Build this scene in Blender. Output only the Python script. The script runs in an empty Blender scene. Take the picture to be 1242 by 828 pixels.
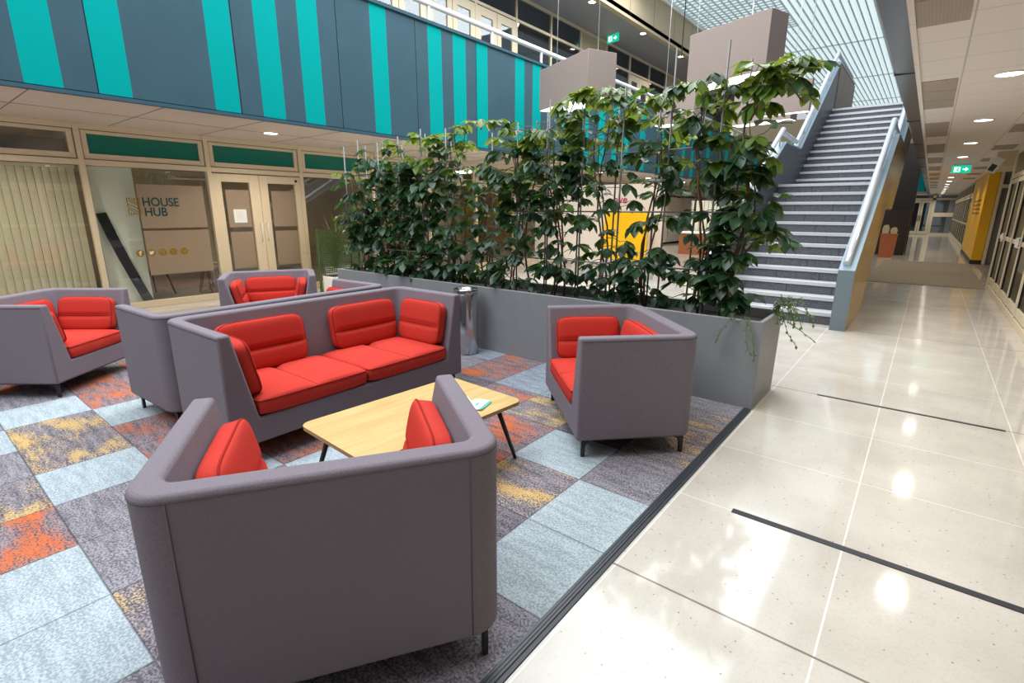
import bpy, bmesh, math, random
from mathutils import Vector, Matrix, noise
PI = math.pi
R = math.radians
scene = bpy.context.scene
COL = scene.collection

# ------------------------------------------------------------------ camera
H = 1.53
cd = bpy.data.cameras.new('camera')
cam = bpy.data.objects.new('camera', cd); COL.objects.link(cam)
cd.sensor_width = 36.0
cd.lens = 614.8 / 1242 * 36.0
cd.clip_start = .05; cd.clip_end = 300
cam.matrix_world = (Matrix.Translation((0, 0, H)) @ Matrix.Rotation(R(38.71), 4, 'Z')
                    @ Matrix.Rotation(R(90 - 14.51), 4, 'X') @ Matrix.Rotation(R(.198), 4, 'Z'))
scene.camera = cam

# ------------------------------------------------------------------ world, exposure, large lights
scene.view_settings.view_transform = 'Standard'
scene.view_settings.look = 'None'
scene.view_settings.gamma = 1.0
scene.view_settings.use_curve_mapping = False
scene.view_settings.exposure = 0.50
WORLD_STRENGTH = .44
ROOF_STRENGTH = .54
DOWNLIGHT_W = 66.0
w = bpy.data.worlds.new('world'); scene.world = w; w.use_nodes = True
bg = w.node_tree.nodes['Background']
bg.inputs[0].default_value = (.90, .95, 1.0, 1); bg.inputs[1].default_value = WORLD_STRENGTH


def area_light(name, loc, size, watts, color, rot=(0, 0, 0)):
    l = bpy.data.lights.new(name, 'AREA'); l.shape = 'RECTANGLE'
    l.size, l.size_y = size; l.energy = watts; l.color = color
    o = bpy.data.objects.new(name, l); COL.objects.link(o)
    o.location = loc; o.rotation_euler = rot
    return o


# daylight that falls through the glazed roof of the atrium
area_light('skylight', (-4.7, 5, 7.9), (5.8, 22)  , 1900, (.93, .97, 1.0))

# ------------------------------------------------------------------ material helpers


def new_mat(name):
    m = bpy.data.materials.new(name); m.use_nodes = True
    nt = m.node_tree
    return m, nt, nt.nodes['Principled BSDF']


def mat(name, col, rough=.6, metal=0., spec=.5, noise_amt=0., noise_scale=40., bump=0., bump_scale=200., emit=None, es=0.):
    m, nt, b = new_mat(name)
    b.inputs['Roughness'].default_value = rough
    b.inputs['Metallic'].default_value = metal
    b.inputs['Specular IOR Level'].default_value = spec
    b.inputs['Base Color'].default_value = (*col, 1)
    if noise_amt:
        tc = nt.nodes.new('ShaderNodeTexCoord')
        n = nt.nodes.new('ShaderNodeTexNoise'); n.inputs['Scale'].default_value = noise_scale
        n.inputs['Detail'].default_value = 4
        r = nt.nodes.new('ShaderNodeValToRGB')
        r.color_ramp.elements[0].position = .3; r.color_ramp.elements[1].position = .7
        r.color_ramp.elements[0].color = (*[c * (1 - noise_amt) for c in col], 1)
        r.color_ramp.elements[1].color = (*[min(1, c * (1 + noise_amt)) for c in col], 1)
        nt.links.new(tc.outputs['Object'], n.inputs['Vector'])
        nt.links.new(n.outputs['Fac'], r.inputs['Fac'])
        nt.links.new(r.outputs['Color'], b.inputs['Base Color'])
    if bump:
        tc = nt.nodes.new('ShaderNodeTexCoord')
        n = nt.nodes.new('ShaderNodeTexNoise'); n.inputs['Scale'].default_value = bump_scale
        n.inputs['Detail'].default_value = 3
        bp = nt.nodes.new('ShaderNodeBump'); bp.inputs['Strength'].default_value = bump
        bp.inputs['Distance'].default_value = .004
        nt.links.new(tc.outputs['Object'], n.inputs['Vector'])
        nt.links.new(n.outputs['Fac'], bp.inputs['Height'])
        nt.links.new(bp.outputs['Normal'], b.inputs['Normal'])
    if emit:
        b.inputs['Emission Color'].default_value = (*emit, 1)
        b.inputs['Emission Strength'].default_value = es
    return m


def glass_mat(name, tint=(1, 1, 1), gloss=.12, rough=.02):
    m = bpy.data.materials.new(name); m.use_nodes = True; nt = m.node_tree
    nt.nodes.remove(nt.nodes['Principled BSDF'])
    out = nt.nodes['Material Output']
    tr = nt.nodes.new('ShaderNodeBsdfTransparent'); tr.inputs[0].default_value = (*tint, 1)
    gl = nt.nodes.new('ShaderNodeBsdfGlossy'); gl.inputs['Roughness'].default_value = rough
    mx = nt.nodes.new('ShaderNodeMixShader'); mx.inputs[0].default_value = gloss
    nt.links.new(tr.outputs[0], mx.inputs[1]); nt.links.new(gl.outputs[0], mx.inputs[2])
    nt.links.new(mx.outputs[0], out.inputs[0])
    return m


def frosted_mat(name, col, alpha):
    m = bpy.data.materials.new(name); m.use_nodes = True; nt = m.node_tree
    b = nt.nodes['Principled BSDF']; b.inputs['Base Color'].default_value = (*col, 1)
    b.inputs['Roughness'].default_value = .45; b.inputs['Alpha'].default_value = alpha
    return m


def math_node(nt, op, a=None, b=None):
    n = nt.nodes.new('ShaderNodeMath'); n.operation = op
    for i, x in enumerate((a, b)):
        if x is None: continue
        if isinstance(x, (int, float)): n.inputs[i].default_value = x
        else: nt.links.new(x, n.inputs[i])
    return n.outputs[0]


def mix_col(nt, fac, a, b):
    n = nt.nodes.new('ShaderNodeMix'); n.data_type = 'RGBA'
    for i, x in ((0, fac), (6, a), (7, b)):
        if hasattr(x, 'links') or hasattr(x, 'is_linked'): nt.links.new(x, n.inputs[i])
        elif i == 0: n.inputs[0].default_value = x
        else: n.inputs[i].default_value = (*x, 1)
    return n.outputs[2]


def line_mask(nt, coord, pitch, offset, width):
    """1 on a line of the given width every `pitch`, 0 elsewhere"""
    t = math_node(nt, 'SUBTRACT', coord, offset - width / 2)
    t = math_node(nt, 'FLOORED_MODULO', t, pitch)
    return math_node(nt, 'LESS_THAN', t, width)


def terrazzo_mat():
    m, nt, b = new_mat('terrazzo')
    g = nt.nodes.new('ShaderNodeNewGeometry')
    s = nt.nodes.new('ShaderNodeSeparateXYZ'); nt.links.new(g.outputs['Position'], s.inputs[0])
    x, y = s.outputs[0], s.outputs[1]
    n1 = nt.nodes.new('ShaderNodeTexNoise'); n1.inputs['Scale'].default_value = 2.2; n1.inputs['Detail'].default_value = 6
    nt.links.new(g.outputs['Position'], n1.inputs['Vector'])
    r1 = nt.nodes.new('ShaderNodeValToRGB')
    r1.color_ramp.elements[0].position = .35; r1.color_ramp.elements[0].color = (.475, .432, .38, 1)
    r1.color_ramp.elements[1].position = .65; r1.color_ramp.elements[1].color = (.55, .507, .45, 1)
    nt.links.new(n1.outputs['Fac'], r1.inputs['Fac'])
    v = nt.nodes.new('ShaderNodeTexVoronoi'); v.inputs['Scale'].default_value = 42
    nt.links.new(g.outputs['Position'], v.inputs['Vector'])
    sz = nt.nodes.new('ShaderNodeSeparateColor'); nt.links.new(v.outputs['Color'], sz.inputs[0])
    small = math_node(nt, 'LESS_THAN', v.outputs['Distance'], .17)
    few = math_node(nt, 'GREATER_THAN', sz.outputs[0], .86)
    fleck = math_node(nt, 'MULTIPLY', small, few)
    c = mix_col(nt, math_node(nt, 'MULTIPLY', fleck, .75), r1.outputs['Color'], (.17, .13, .10))
    v2 = nt.nodes.new('ShaderNodeTexVoronoi'); v2.inputs['Scale'].default_value = 130
    nt.links.new(g.outputs['Position'], v2.inputs['Vector'])
    sz2 = nt.nodes.new('ShaderNodeSeparateColor'); nt.links.new(v2.outputs['Color'], sz2.inputs[0])
    c = mix_col(nt, math_node(nt, 'MULTIPLY', math_node(nt, 'GREATER_THAN', sz2.outputs[1], .8), .13), c, (.33, .27, .20))
    lx = line_mask(nt, x, .775, -.0765, .007)
    c = mix_col(nt, math_node(nt, 'MULTIPLY', lx, .55), c, (.86, .84, .80))
    ly = line_mask(nt, y, .7655, 1.81, .006)
    c = mix_col(nt, math_node(nt, 'MULTIPLY', ly, .6), c, (.82, .79, .74))
    ld = line_mask(nt, y, 3.062, 1.81, .011)
    c = mix_col(nt, ld, c, (.20, .17, .14))
    nt.links.new(c, b.inputs['Base Color'])
    b.inputs['Roughness'].default_value = .085
    b.inputs['Specular IOR Level'].default_value = .5
    return m


def carpet_mat(name, base, dark, accent=None, amount=.45, seed=0., light=None):
    """cut-pile carpet tile: salt-and-pepper pile, brushed streaks, optional patches of accent yarn"""
    m, nt, b = new_mat(name)
    g = nt.nodes.new('ShaderNodeNewGeometry')
    mp = nt.nodes.new('ShaderNodeMapping'); nt.links.new(g.outputs['Position'], mp.inputs[0])
    mp.inputs['Location'].default_value = (seed, seed * 2.3, 0)
    fine = nt.nodes.new('ShaderNodeTexNoise'); fine.inputs['Scale'].default_value = 105; fine.inputs['Detail'].default_value = 2
    nt.links.new(mp.outputs[0], fine.inputs['Vector'])
    st = nt.nodes.new('ShaderNodeMapping'); st.inputs['Scale'].default_value = (5, 26, 1)
    nt.links.new(mp.outputs[0], st.inputs[0])
    streak = nt.nodes.new('ShaderNodeTexNoise'); streak.inputs['Scale'].default_value = 1.0; streak.inputs['Detail'].default_value = 5
    nt.links.new(st.outputs[0], streak.inputs['Vector'])
    f = math_node(nt, 'ADD', math_node(nt, 'MULTIPLY', fine.outputs['Fac'], 1.35), math_node(nt, 'MULTIPLY', streak.outputs['Fac'], .65))
    r = nt.nodes.new('ShaderNodeValToRGB')
    r.color_ramp.elements[0].position = .84; r.color_ramp.elements[0].color = (*dark, 1)
    r.color_ramp.elements[1].position = 1.08; r.color_ramp.elements[1].color = (*base, 1)
    rf = math_node(nt, 'ADD', math_node(nt, 'MULTIPLY', math_node(nt, 'SUBTRACT', f, 1.0), .55), .91)
    nt.links.new(rf, r.inputs['Fac'])
    c = r.outputs['Color']
    r.color_ramp.elements[0].position = .82; r.color_ramp.elements[1].position = 1.0
    if accent:
        pt = nt.nodes.new('ShaderNodeMapping'); pt.inputs['Scale'].default_value = (2.6, 5.5, 1)
        nt.links.new(mp.outputs[0], pt.inputs[0])
        patch = nt.nodes.new('ShaderNodeTexNoise'); patch.inputs['Scale'].default_value = 1.0; patch.inputs['Detail'].default_value = 3
        nt.links.new(pt.outputs[0], patch.inputs['Vector'])
        a = math_node(nt, 'ADD', patch.outputs['Fac'], math_node(nt, 'MULTIPLY', math_node(nt, 'SUBTRACT', f, .95), .55))
        k = nt.nodes.new('ShaderNodeMapRange'); k.inputs[1].default_value = 1 - amount - .06; k.inputs[2].default_value = 1 - amount + .10; k.inputs[4].default_value = .9
        nt.links.new(a, k.inputs[0])
        pile = mix_col(nt, fine.outputs['Fac'], tuple(q * .6 for q in accent), tuple(min(1, q * 1.35) for q in accent))
        c = mix_col(nt, k.outputs[0], c, pile)
    s = nt.nodes.new('ShaderNodeSeparateXYZ'); nt.links.new(g.outputs['Position'], s.inputs[0])
    e = math_node(nt, 'MAXIMUM', line_mask(nt, s.outputs[0], .503, -1.36, .008), line_mask(nt, s.outputs[1], .4975, .34, .008))
    c = mix_col(nt, math_node(nt, 'MULTIPLY', e, .6), c, tuple(q * .35 for q in dark))
    nt.links.new(c, b.inputs['Base Color'])
    b.inputs['Roughness'].default_value = .95; b.inputs['Specular IOR Level'].default_value = .1
    bp = nt.nodes.new('ShaderNodeBump'); bp.inputs['Strength'].default_value = .5; bp.inputs['Distance'].default_value = .004
    nt.links.new(fine.outputs['Fac'], bp.inputs['Height']); nt.links.new(bp.outputs['Normal'], b.inputs['Normal'])
    return m


def ceiling_mat():
    m, nt, b = new_mat('ceiling_tile')
    g = nt.nodes.new('ShaderNodeNewGeometry')
    s = nt.nodes.new('ShaderNodeSeparateXYZ'); nt.links.new(g.outputs['Position'], s.inputs[0])
    e = math_node(nt, 'MAXIMUM', line_mask(nt, s.outputs[0], .665, .015, .010), line_mask(nt, s.outputs[1], .594, 4.43, .009))
    c = mix_col(nt, math_node(nt, 'MULTIPLY', e, .7), (.80, .725, .67), (.40, .35, .31))
    nt.links.new(c, b.inputs['Base Color']); b.inputs['Roughness'].default_value = .85
    return m


def wood_mat(name, c1, c2, scale=(2, 30, 2), rough=.4, coat=0.):
    m, nt, b = new_mat(name)
    tc = nt.nodes.new('ShaderNodeTexCoord'); mp = nt.nodes.new('ShaderNodeMapping')
    mp.inputs['Scale'].default_value = scale; nt.links.new(tc.outputs['Object'], mp.inputs[0])
    n = nt.nodes.new('ShaderNodeTexNoise'); n.inputs['Scale'].default_value = 1; n.inputs['Detail'].default_value = 6
    n.inputs['Distortion'].default_value = .8
    nt.links.new(mp.outputs[0], n.inputs['Vector'])
    r = nt.nodes.new('ShaderNodeValToRGB')
    r.color_ramp.elements[0].position = .35; r.color_ramp.elements[0].color = (*c1, 1)
    r.color_ramp.elements[1].position = .65; r.color_ramp.elements[1].color = (*c2, 1)
    nt.links.new(n.outputs['Fac'], r.inputs['Fac']); nt.links.new(r.outputs['Color'], b.inputs['Base Color'])
    b.inputs['Roughness'].default_value = rough; b.inputs['Coat Weight'].default_value = coat
    return m


def leaf_mat(name, c1, c2, trans):
    m = bpy.data.materials.new(name); m.use_nodes = True; nt = m.node_tree
    b = nt.nodes['Principled BSDF']; out = nt.nodes['Material Output']
    g = nt.nodes.new('ShaderNodeNewGeometry')
    c = mix_col(nt, g.outputs['Random Per Island'], c1, c2)
    nt.links.new(c, b.inputs['Base Color'])
    b.inputs['Roughness'].default_value = .38; b.inputs['Specular IOR Level'].default_value = .5
    t = nt.nodes.new('ShaderNodeBsdfTranslucent'); t.inputs[0].default_value = (*trans, 1)
    mx = nt.nodes.new('ShaderNodeMixShader'); mx.inputs[0].default_value = .35
    nt.links.new(b.outputs[0], mx.inputs[1]); nt.links.new(t.outputs[0], mx.inputs[2])
    nt.links.new(mx.outputs[0], out.inputs[0])
    return m


M = {}
M['terrazzo'] = terrazzo_mat()
M['ceiling'] = ceiling_mat()
M['fabric'] = mat('grey_fabric', (.182, .156, .180), .9, spec=.15, noise_amt=.22, noise_scale=330, bump=.35, bump_scale=420)
M['fabric_seam'] = mat('grey_seam', (.10, .085, .098), .9, spec=.1)
M['red'] = mat('red_fabric', (.47, .036, .025), .85, spec=.15, noise_amt=.12, noise_scale=300, bump=.3, bump_scale=380)
M['red_seam'] = mat('red_seam', (.30, .020, .014), .85, spec=.1)
M['black'] = mat('black_metal', (.012, .013, .017), .35, spec=.5)
M['black_rubber'] = mat('black_rubber', (.018, .019, .023), .55)
M['strip'] = mat('edge_strip', (.030, .036, .046), .45)
M['birch'] = wood_mat('birch_top', (.50, .325, .125), (.60, .415, .18), (18, 1.6, 2), .32, .2)
M['ply'] = mat('ply_edge', (.34, .20, .085), .5)
M['planter'] = mat('planter_grey', (.215, .220, .235), .5, noise_amt=.04, noise_scale=6)
M['soil'] = mat('soil', (.018, .012, .008), .95, noise_amt=.5, noise_scale=60, bump=.8, bump_scale=80)
M['steel'] = mat('steel', (.55, .55, .57), .2, metal=1.)
M['rod'] = mat('galvanised_rod', (.15, .145, .145), .45, metal=.3)
M['slate'] = mat('slate_panel', (.040, .085, .112), .6, spec=.10, noise_amt=.05, noise_scale=3)
M['teal'] = mat('teal_panel', (.0, .285, .275), .7, spec=.04)
M['joint'] = mat('panel_joint', (.008, .010, .014), .6)
M['frame'] = mat('cream_frame', (.70, .59, .42), .45)
M['frame_dark'] = mat('frame_gasket', (.10, .075, .045), .6)
M['soffit'] = mat('soffit_tile', (.58, .51, .44), .75, noise_amt=.05, noise_scale=1.2)
M['soffit_dark'] = mat('upper_soffit', (.30, .31, .33), .7)
M['beige'] = mat('beige_panel', (.47, .385, .25), .6, noise_amt=.05, noise_scale=1.5)
M['room_wall'] = mat('room_wall', (.30, .23, .16), .8)
M['room_floor'] = wood_mat('room_floor', (.15, .11, .085), (.21, .16, .125), (2, 12, 2), .4)
M['room_ceiling'] = mat('room_ceiling', (.52, .45, .36), .85)
M['dark_room'] = mat('dark_room', (.17, .17, .17), .8)
M['glass'] = glass_mat('clear_glass', (.94, .96, .94), .07)
M['glass_dark'] = glass_mat('upper_glass', (.72, .76, .80), .10)
M['glass_side'] = glass_mat('side_glass', (.80, .82, .80), .10)
M['reflect_green'] = mat('fanlight_reflection', (.0, .165, .115), .12, spec=.6)  # reflection of the teal fascia painted into the fanlight panes as green
M['frost'] = frosted_mat('frosted_film', (.33, .25, .175), .93)
M['blind'] = mat('blind_fabric', (.72, .65, .49), .8)
M['white'] = mat('white_paint', (.78, .78, .76), .5)
M['offwhite'] = mat('off_white', (.80, .80, .74), .6)
M['gold'] = mat('gold_vinyl', (.30, .17, .004), .4)
M['navy'] = mat('teal_vinyl', (.004, .05, .055), .45)
M['rail'] = mat('painted_rail', (.60, .63, .67), .3, metal=.35)
M['lilac'] = mat('lilac_baffle', (.265, .208, .185), .75)
M['lilac_side'] = mat('brown_baffle_side', (.22, .17, .155), .75)
M['louver'] = mat('louver_blade', (.62, .70, .73), .5)
M['roof'] = mat('roof_light', (.7, .8, .85), .6, emit=(.72, .845, .87), es=ROOF_STRENGTH)
M['lamp'] = mat('lamp_glow', (1, 1, 1), .4, emit=(1, .93, .82), es=9.)
M['lamp_soft'] = mat('lamp_soft', (1, 1, 1), .4, emit=(1, .95, .85), es=2.2)
M['vent'] = None
M['stone'] = mat('stair_stone', (.085, .086, .100), .6, noise_amt=.35, noise_scale=45)
M['nosing'] = mat('stair_nosing', (.50, .50, .52), .4, noise_amt=.06, noise_scale=50)
M['blue_steel'] = mat('blue_grey_steel', (.135, .175, .20), .38)
M['blue_cap'] = mat('pale_blue_cap', (.21, .28, .335), .3)
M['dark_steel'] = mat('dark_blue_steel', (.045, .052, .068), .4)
M['beam'] = mat('beam_slate', (.085, .085, .092), .28)
M['cladding'] = wood_mat('stair_cladding', (.33, .20, .055), (.42, .265, .085), (1, 3, .6), .22)
_nt = M['cladding'].node_tree
_b = _nt.nodes['Principled BSDF']; _src = _b.inputs['Base Color'].links[0].from_socket
_g = _nt.nodes.new('ShaderNodeNewGeometry'); _s = _nt.nodes.new('ShaderNodeSeparateXYZ'); _nt.links.new(_g.outputs['Position'], _s.inputs[0])
_nt.links.new(mix_col(_nt, line_mask(_nt, _s.outputs[1], .62, 8.55, .012), _src, (.05, .03, .012)), _b.inputs['Base Color'])
_nt = M['stone'].node_tree
_b = _nt.nodes['Principled BSDF']; _src = _b.inputs['Base Color'].links[0].from_socket
_g = _nt.nodes.new('ShaderNodeNewGeometry'); _s = _nt.nodes.new('ShaderNodeSeparateXYZ'); _nt.links.new(_g.outputs['Position'], _s.inputs[0])
_u = math_node(_nt, 'ADD', _s.outputs[0], math_node(_nt, 'MULTIPLY', math_node(_nt, 'FLOOR', math_node(_nt, 'DIVIDE', _s.outputs[2], .1697)), .23))
_nt.links.new(mix_col(_nt, math_node(_nt, 'MULTIPLY', line_mask(_nt, _u, .6, .1, .012), .8), _src, (.015, .015, .018)), _b.inputs['Base Color'])
M['infill'] = wood_mat('brown_infill', (.155, .115, .08), (.20, .15, .105), (8, 8, 1), .5)
M['dark_brown'] = mat('dark_brown', (.022, .014, .010), .45)
M['orange'] = mat('orange_box', (.36, .10, .03), .5)
M['yellow'] = mat('yellow_paint', (.80, .42, .0), .4)
M['mat'] = mat('entrance_mat', (.22, .175, .115), .85, noise_amt=.1, noise_scale=90)
M['exit_green'] = mat('exit_green', (0, .30, .17), .4, emit=(.0, .42, .25), es=.9)
M['exit_white'] = mat('exit_white', (.9, .95, .9), .4, emit=(.8, 1, .9), es=.9)
M['stem'] = mat('vine_stem', (.16, .075, .03), .8)
M['stem_green'] = mat('green_stem', (.10, .13, .03), .7)
M['leaf'] = leaf_mat('vine_leaf', (.006, .030, .018), (.020, .062, .022), (.10, .19, .02))
M['leaf_young'] = leaf_mat('young_leaf', (.045, .11, .02), (.125, .185, .028), (.30, .38, .04))
M['leaf_small'] = leaf_mat('fern_leaf', (.03, .09, .03), (.06, .15, .04), (.2, .34, .05))
M['palm'] = leaf_mat('palm_leaf', (.06, .10, .03), (.25, .22, .05), (.3, .3, .05))
M['magenta'] = mat('magenta_letter', (.45, .015, .10), .5)
M['paper'] = mat('paper', (.80, .82, .82), .7)
M['paper_teal'] = mat('paper_teal', (.03, .34, .27), .6)
M['screen_green'] = mat('green_mesh', (.06, .115, .03), .6)
M['banner'] = mat('banner_cream', (.66, .56, .47), .6)
M['counter'] = mat('counter_brown', (.28, .085, .025), .4)


def vent_mat():
    m, nt, b = new_mat('perforated_vent')
    g = nt.nodes.new('ShaderNodeNewGeometry')
    s = nt.nodes.new('ShaderNodeSeparateXYZ'); nt.links.new(g.outputs['Position'], s.inputs[0])
    e = math_node(nt, 'MAXIMUM', line_mask(nt, s.outputs[0], .018, 0, .006), line_mask(nt, s.outputs[1], .018, 0, .006))
    c = mix_col(nt, math_node(nt, 'MULTIPLY', e, .35), (.36, .30, .245), (.52, .45, .37))
    nt.links.new(c, b.inputs['Base Color']); b.inputs['Roughness'].default_value = .8
    return m


M['vent'] = vent_mat()
CARPET = [
    carpet_mat('carpet_pale', (.405, .455, .49), (.235, .28, .31)),
    carpet_mat('carpet_grey', (.29, .27, .30), (.105, .098, .115), seed=3.1),
    carpet_mat('carpet_orange', (.28, .235, .26), (.085, .072, .088), (.52, .125, .035), .43, 7.7),
    carpet_mat('carpet_yellow', (.28, .25, .27), (.088, .078, .09), (.52, .34, .13), .40, 12.9),
    carpet_mat('carpet_dark', (.205, .185, .21), (.07, .062, .075), seed=21.),
    carpet_mat('carpet_slate', (.31, .35, .41), (.14, .16, .19), seed=29.),
]

# ------------------------------------------------------------------ mesh helpers


class MB:
    def __init__(s): s.bm = bmesh.new()

    def box(s, lo, hi, mi=0, mtx=None):
        x0, y0, z0 = lo; x1, y1, z1 = hi
        vs = [s.bm.verts.new(p) for p in ((x0, y0, z0), (x1, y0, z0), (x1, y1, z0), (x0, y1, z0), (x0, y0, z1), (x1, y0, z1), (x1, y1, z1), (x0, y1, z1))]
        for q in ((3, 2, 1, 0), (4, 5, 6, 7), (0, 1, 5, 4), (1, 2, 6, 5), (2, 3, 7, 6), (3, 0, 4, 7)):
            f = s.bm.faces.new([vs[i] for i in q]); f.material_index = mi
        if mtx is not None:
            for v in vs: v.co = mtx @ v.co
        return s

    def cbox(s, c, size, mi=0, mtx=None):
        return s.box([c[i] - size[i] / 2 for i in range(3)], [c[i] + size[i] / 2 for i in range(3)], mi, mtx)

    def face(s, pts, mi=0):
        f = s.bm.faces.new([s.bm.verts.new(p) for p in pts]); f.material_index = mi; return f

    def prism(s, pts, axis, a, b, mi=0):
        """polygon pts (2D) extruded along axis from a to b"""
        def P(p, t):
            if axis == 0: return (t, p[0], p[1])
            if axis == 1: return (p[0], t, p[1])
            return (p[0], p[1], t)
        A = [s.bm.verts.new(P(p, a)) for p in pts]; B = [s.bm.verts.new(P(p, b)) for p in pts]
        n = len(pts)
        fs = [s.bm.faces.new(A[::-1]), s.bm.faces.new(B)]
        for i in range(n): fs.append(s.bm.faces.new((A[i], A[(i + 1) % n], B[(i + 1) % n], B[i])))
        for f in fs: f.material_index = mi
        return s

    def tube(s, pts, r, n=8, mi=0, cap=True, radii=None):
        pts = [Vector(p) for p in pts]; rings = []
        up = Vector((0, 0, 1)); prev = None
        for i, p in enumerate(pts):
            t = (pts[min(i + 1, len(pts) - 1)] - pts[max(i - 1, 0)])
            if t.length < 1e-9: t = Vector((0, 0, 1))
            t.normalize()
            if prev is None:
                a = up.cross(t)
                if a.length < 1e-3: a = Vector((1, 0, 0)).cross(t)
            else:
                a = prev - t * prev.dot(t)
            a.normalize(); prev = a; b = t.cross(a)
            rr = radii[i] if radii else r
            rings.append([s.bm.verts.new(p + (a * math.cos(2 * PI * k / n) + b * math.sin(2 * PI * k / n)) * rr) for k in range(n)])
        for i in range(len(rings) - 1):
            for k in range(n):
                f = s.bm.faces.new((rings[i][k], rings[i][(k + 1) % n], rings[i + 1][(k + 1) % n], rings[i + 1][k])); f.material_index = mi; f.smooth = True
        if cap:
            s.bm.faces.new(rings[0][::-1]).material_index = mi; s.bm.faces.new(rings[-1]).material_index = mi
        return s

    def lathe(s, prof, c=(0, 0, 0), n=32, mi=0):
        rings = []
        for r, z in prof:
            rings.append([s.bm.verts.new((c[0] + r * math.cos(2 * PI * k / n), c[1] + r * math.sin(2 * PI * k / n), c[2] + z)) for k in range(n)])
        for i in range(len(rings) - 1):
            for k in range(n):
                f = s.bm.faces.new((rings[i][k], rings[i][(k + 1) % n], rings[i + 1][(k + 1) % n], rings[i + 1][k])); f.material_index = mi; f.smooth = True
        s.bm.faces.new(rings[0][::-1]).material_index = mi; s.bm.faces.new(rings[-1]).material_index = mi
        return s

    def build(s, name, mats, parent=None, loc=None, bevel=0., segs=2, smooth=False, mtx=None, fixn=True):
        if fixn: bmesh.ops.recalc_face_normals(s.bm, faces=s.bm.faces[:])
        me = bpy.data.meshes.new(name); s.bm.to_mesh(me); s.bm.free()
        for m in (mats if isinstance(mats, (list, tuple)) else [mats]): me.materials.append(m)
        o = bpy.data.objects.new(name, me); COL.objects.link(o)
        if parent: o.parent = parent
        if mtx is not None: o.matrix_local = mtx
        if loc is not None: o.location = loc
        if bevel:
            bv = o.modifiers.new('bevel', 'BEVEL'); bv.width = bevel; bv.segments = segs; bv.limit_method = 'ANGLE'; bv.angle_limit = R(35)
            smooth = True
        if smooth:
            for p in me.polygons: p.use_smooth = True
            if bevel: me.set_sharp_from_angle(angle=R(50))
        return o


def tag(o, label=None, cat=None, group=None, kind=None):
    if label: o['label'] = label
    if cat: o['category'] = cat
    if group: o['group'] = group
    if kind: o['kind'] = kind
    return o


def empty(name, loc=(0, 0, 0), rz=0., label=None, cat=None, group=None, kind=None):
    o = bpy.data.objects.new(name, None); COL.objects.link(o)
    o.location = loc; o.rotation_euler = (0, 0, rz); o.empty_display_size = .1
    return tag(o, label, cat, group, kind)


def kids(o): return [c for c in COL.objects if c.parent == o]


def copy_tree(o, parent=None):
    c = o.copy(); COL.objects.link(c)
    if parent: c.parent = parent
    for ch in kids(o): copy_tree(ch, c)
    return c


def text_mesh(name, body, size, m, parent, mtx, extrude=.002, font_scale=(1, 1)):
    cu = bpy.data.curves.new(name, 'FONT'); cu.body = body; cu.size = size; cu.extrude = extrude; cu.offset = .0022
    t = bpy.data.objects.new(name, cu); COL.objects.link(t)
    dg = bpy.context.evaluated_depsgraph_get()
    me = bpy.data.meshes.new_from_object(t.evaluated_get(dg))
    bpy.data.objects.remove(t); me.materials.clear(); me.materials.append(m)
    o = bpy.data.objects.new(name, me); COL.objects.link(o)
    o.parent = parent
    o.matrix_local = mtx @ Matrix.Diagonal((font_scale[0], font_scale[1], 1, 1))
    return o


FACE_X = Matrix(((0, 0, 1, 0), (1, 0, 0, 0), (0, 1, 0, 0), (0, 0, 0, 1)))       # text plane that faces +X (reads along +Y)
FACE_MY = Matrix(((1, 0, 0, 0), (0, 0, -1, 0), (0, 1, 0, 0), (0, 0, 0, 1)))     # text plane that faces -Y (reads along +X)

# ------------------------------------------------------------------ floors
FX = -9.6          # plane of the glazed shop fronts on the left, both storeys
SOF = 2.70         # ceiling height under the gallery
GX = -7.2          # face of the gallery parapet
tag(MB().box((FX - .06, -6, -.2), (1.25, 47, 0)).build('floor', M['terrazzo']), kind='structure')
tag(MB().box((-14.0, -6, -.2), (FX - .06, 47, -.001)).build('floor_shop', M['room_floor']), kind='structure')

# carpet tiles, one mesh, one material slot per tile design
PALE, GREY, ORG, YEL, DRK, SLT = range(6)
tiles = {(0, 3): PALE, (0, 4): PALE, (1, 4): YEL, (0, 5): GREY, (1, 5): PALE, (2, 5): ORG, (0, 6): YEL, (1, 6): DRK, (2, 6): YEL, (3, 6): ORG,
         (0, 7): YEL, (1, 7): DRK, (2, 7): SLT, (3, 7): SLT, (4, 7): ORG, (0, 8): GREY, (1, 8): GREY, (4, 8): ORG, (5, 8): SLT, (3, 8): SLT,
         (2, 4): ORG, (1, 3): DRK, (2, 3): PALE, (3, 3): PALE, (4, 3): ORG, (5, 3): GREY, (3, 4): GREY, (4, 4): ORG,
         (6, 2): ORG, (7, 2): PALE, (8, 2): ORG, (9, 2): ORG, (10, 2): GREY, (5, 2): ORG,
         (2, 1): YEL, (3, 1): GREY, (4, 1): GREY, (5, 1): PALE, (6, 1): YEL, (7, 1): YEL, (8, 1): PALE, (9, 1): GREY, (10, 1): ORG,
         (2, 0): PALE, (3, 0): PALE, (4, 0): ORG, (5, 0): YEL, (6, 0): GREY, (7, 0): PALE, (8, 0): YEL, (9, 0): GREY,
         (0, 0): GREY, (1, 0): GREY, (0, 1): GREY, (1, 1): GREY, (0, 2): GREY, (1, 2): DRK}
rng = random.Random(5)
cb = MB()
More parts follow.
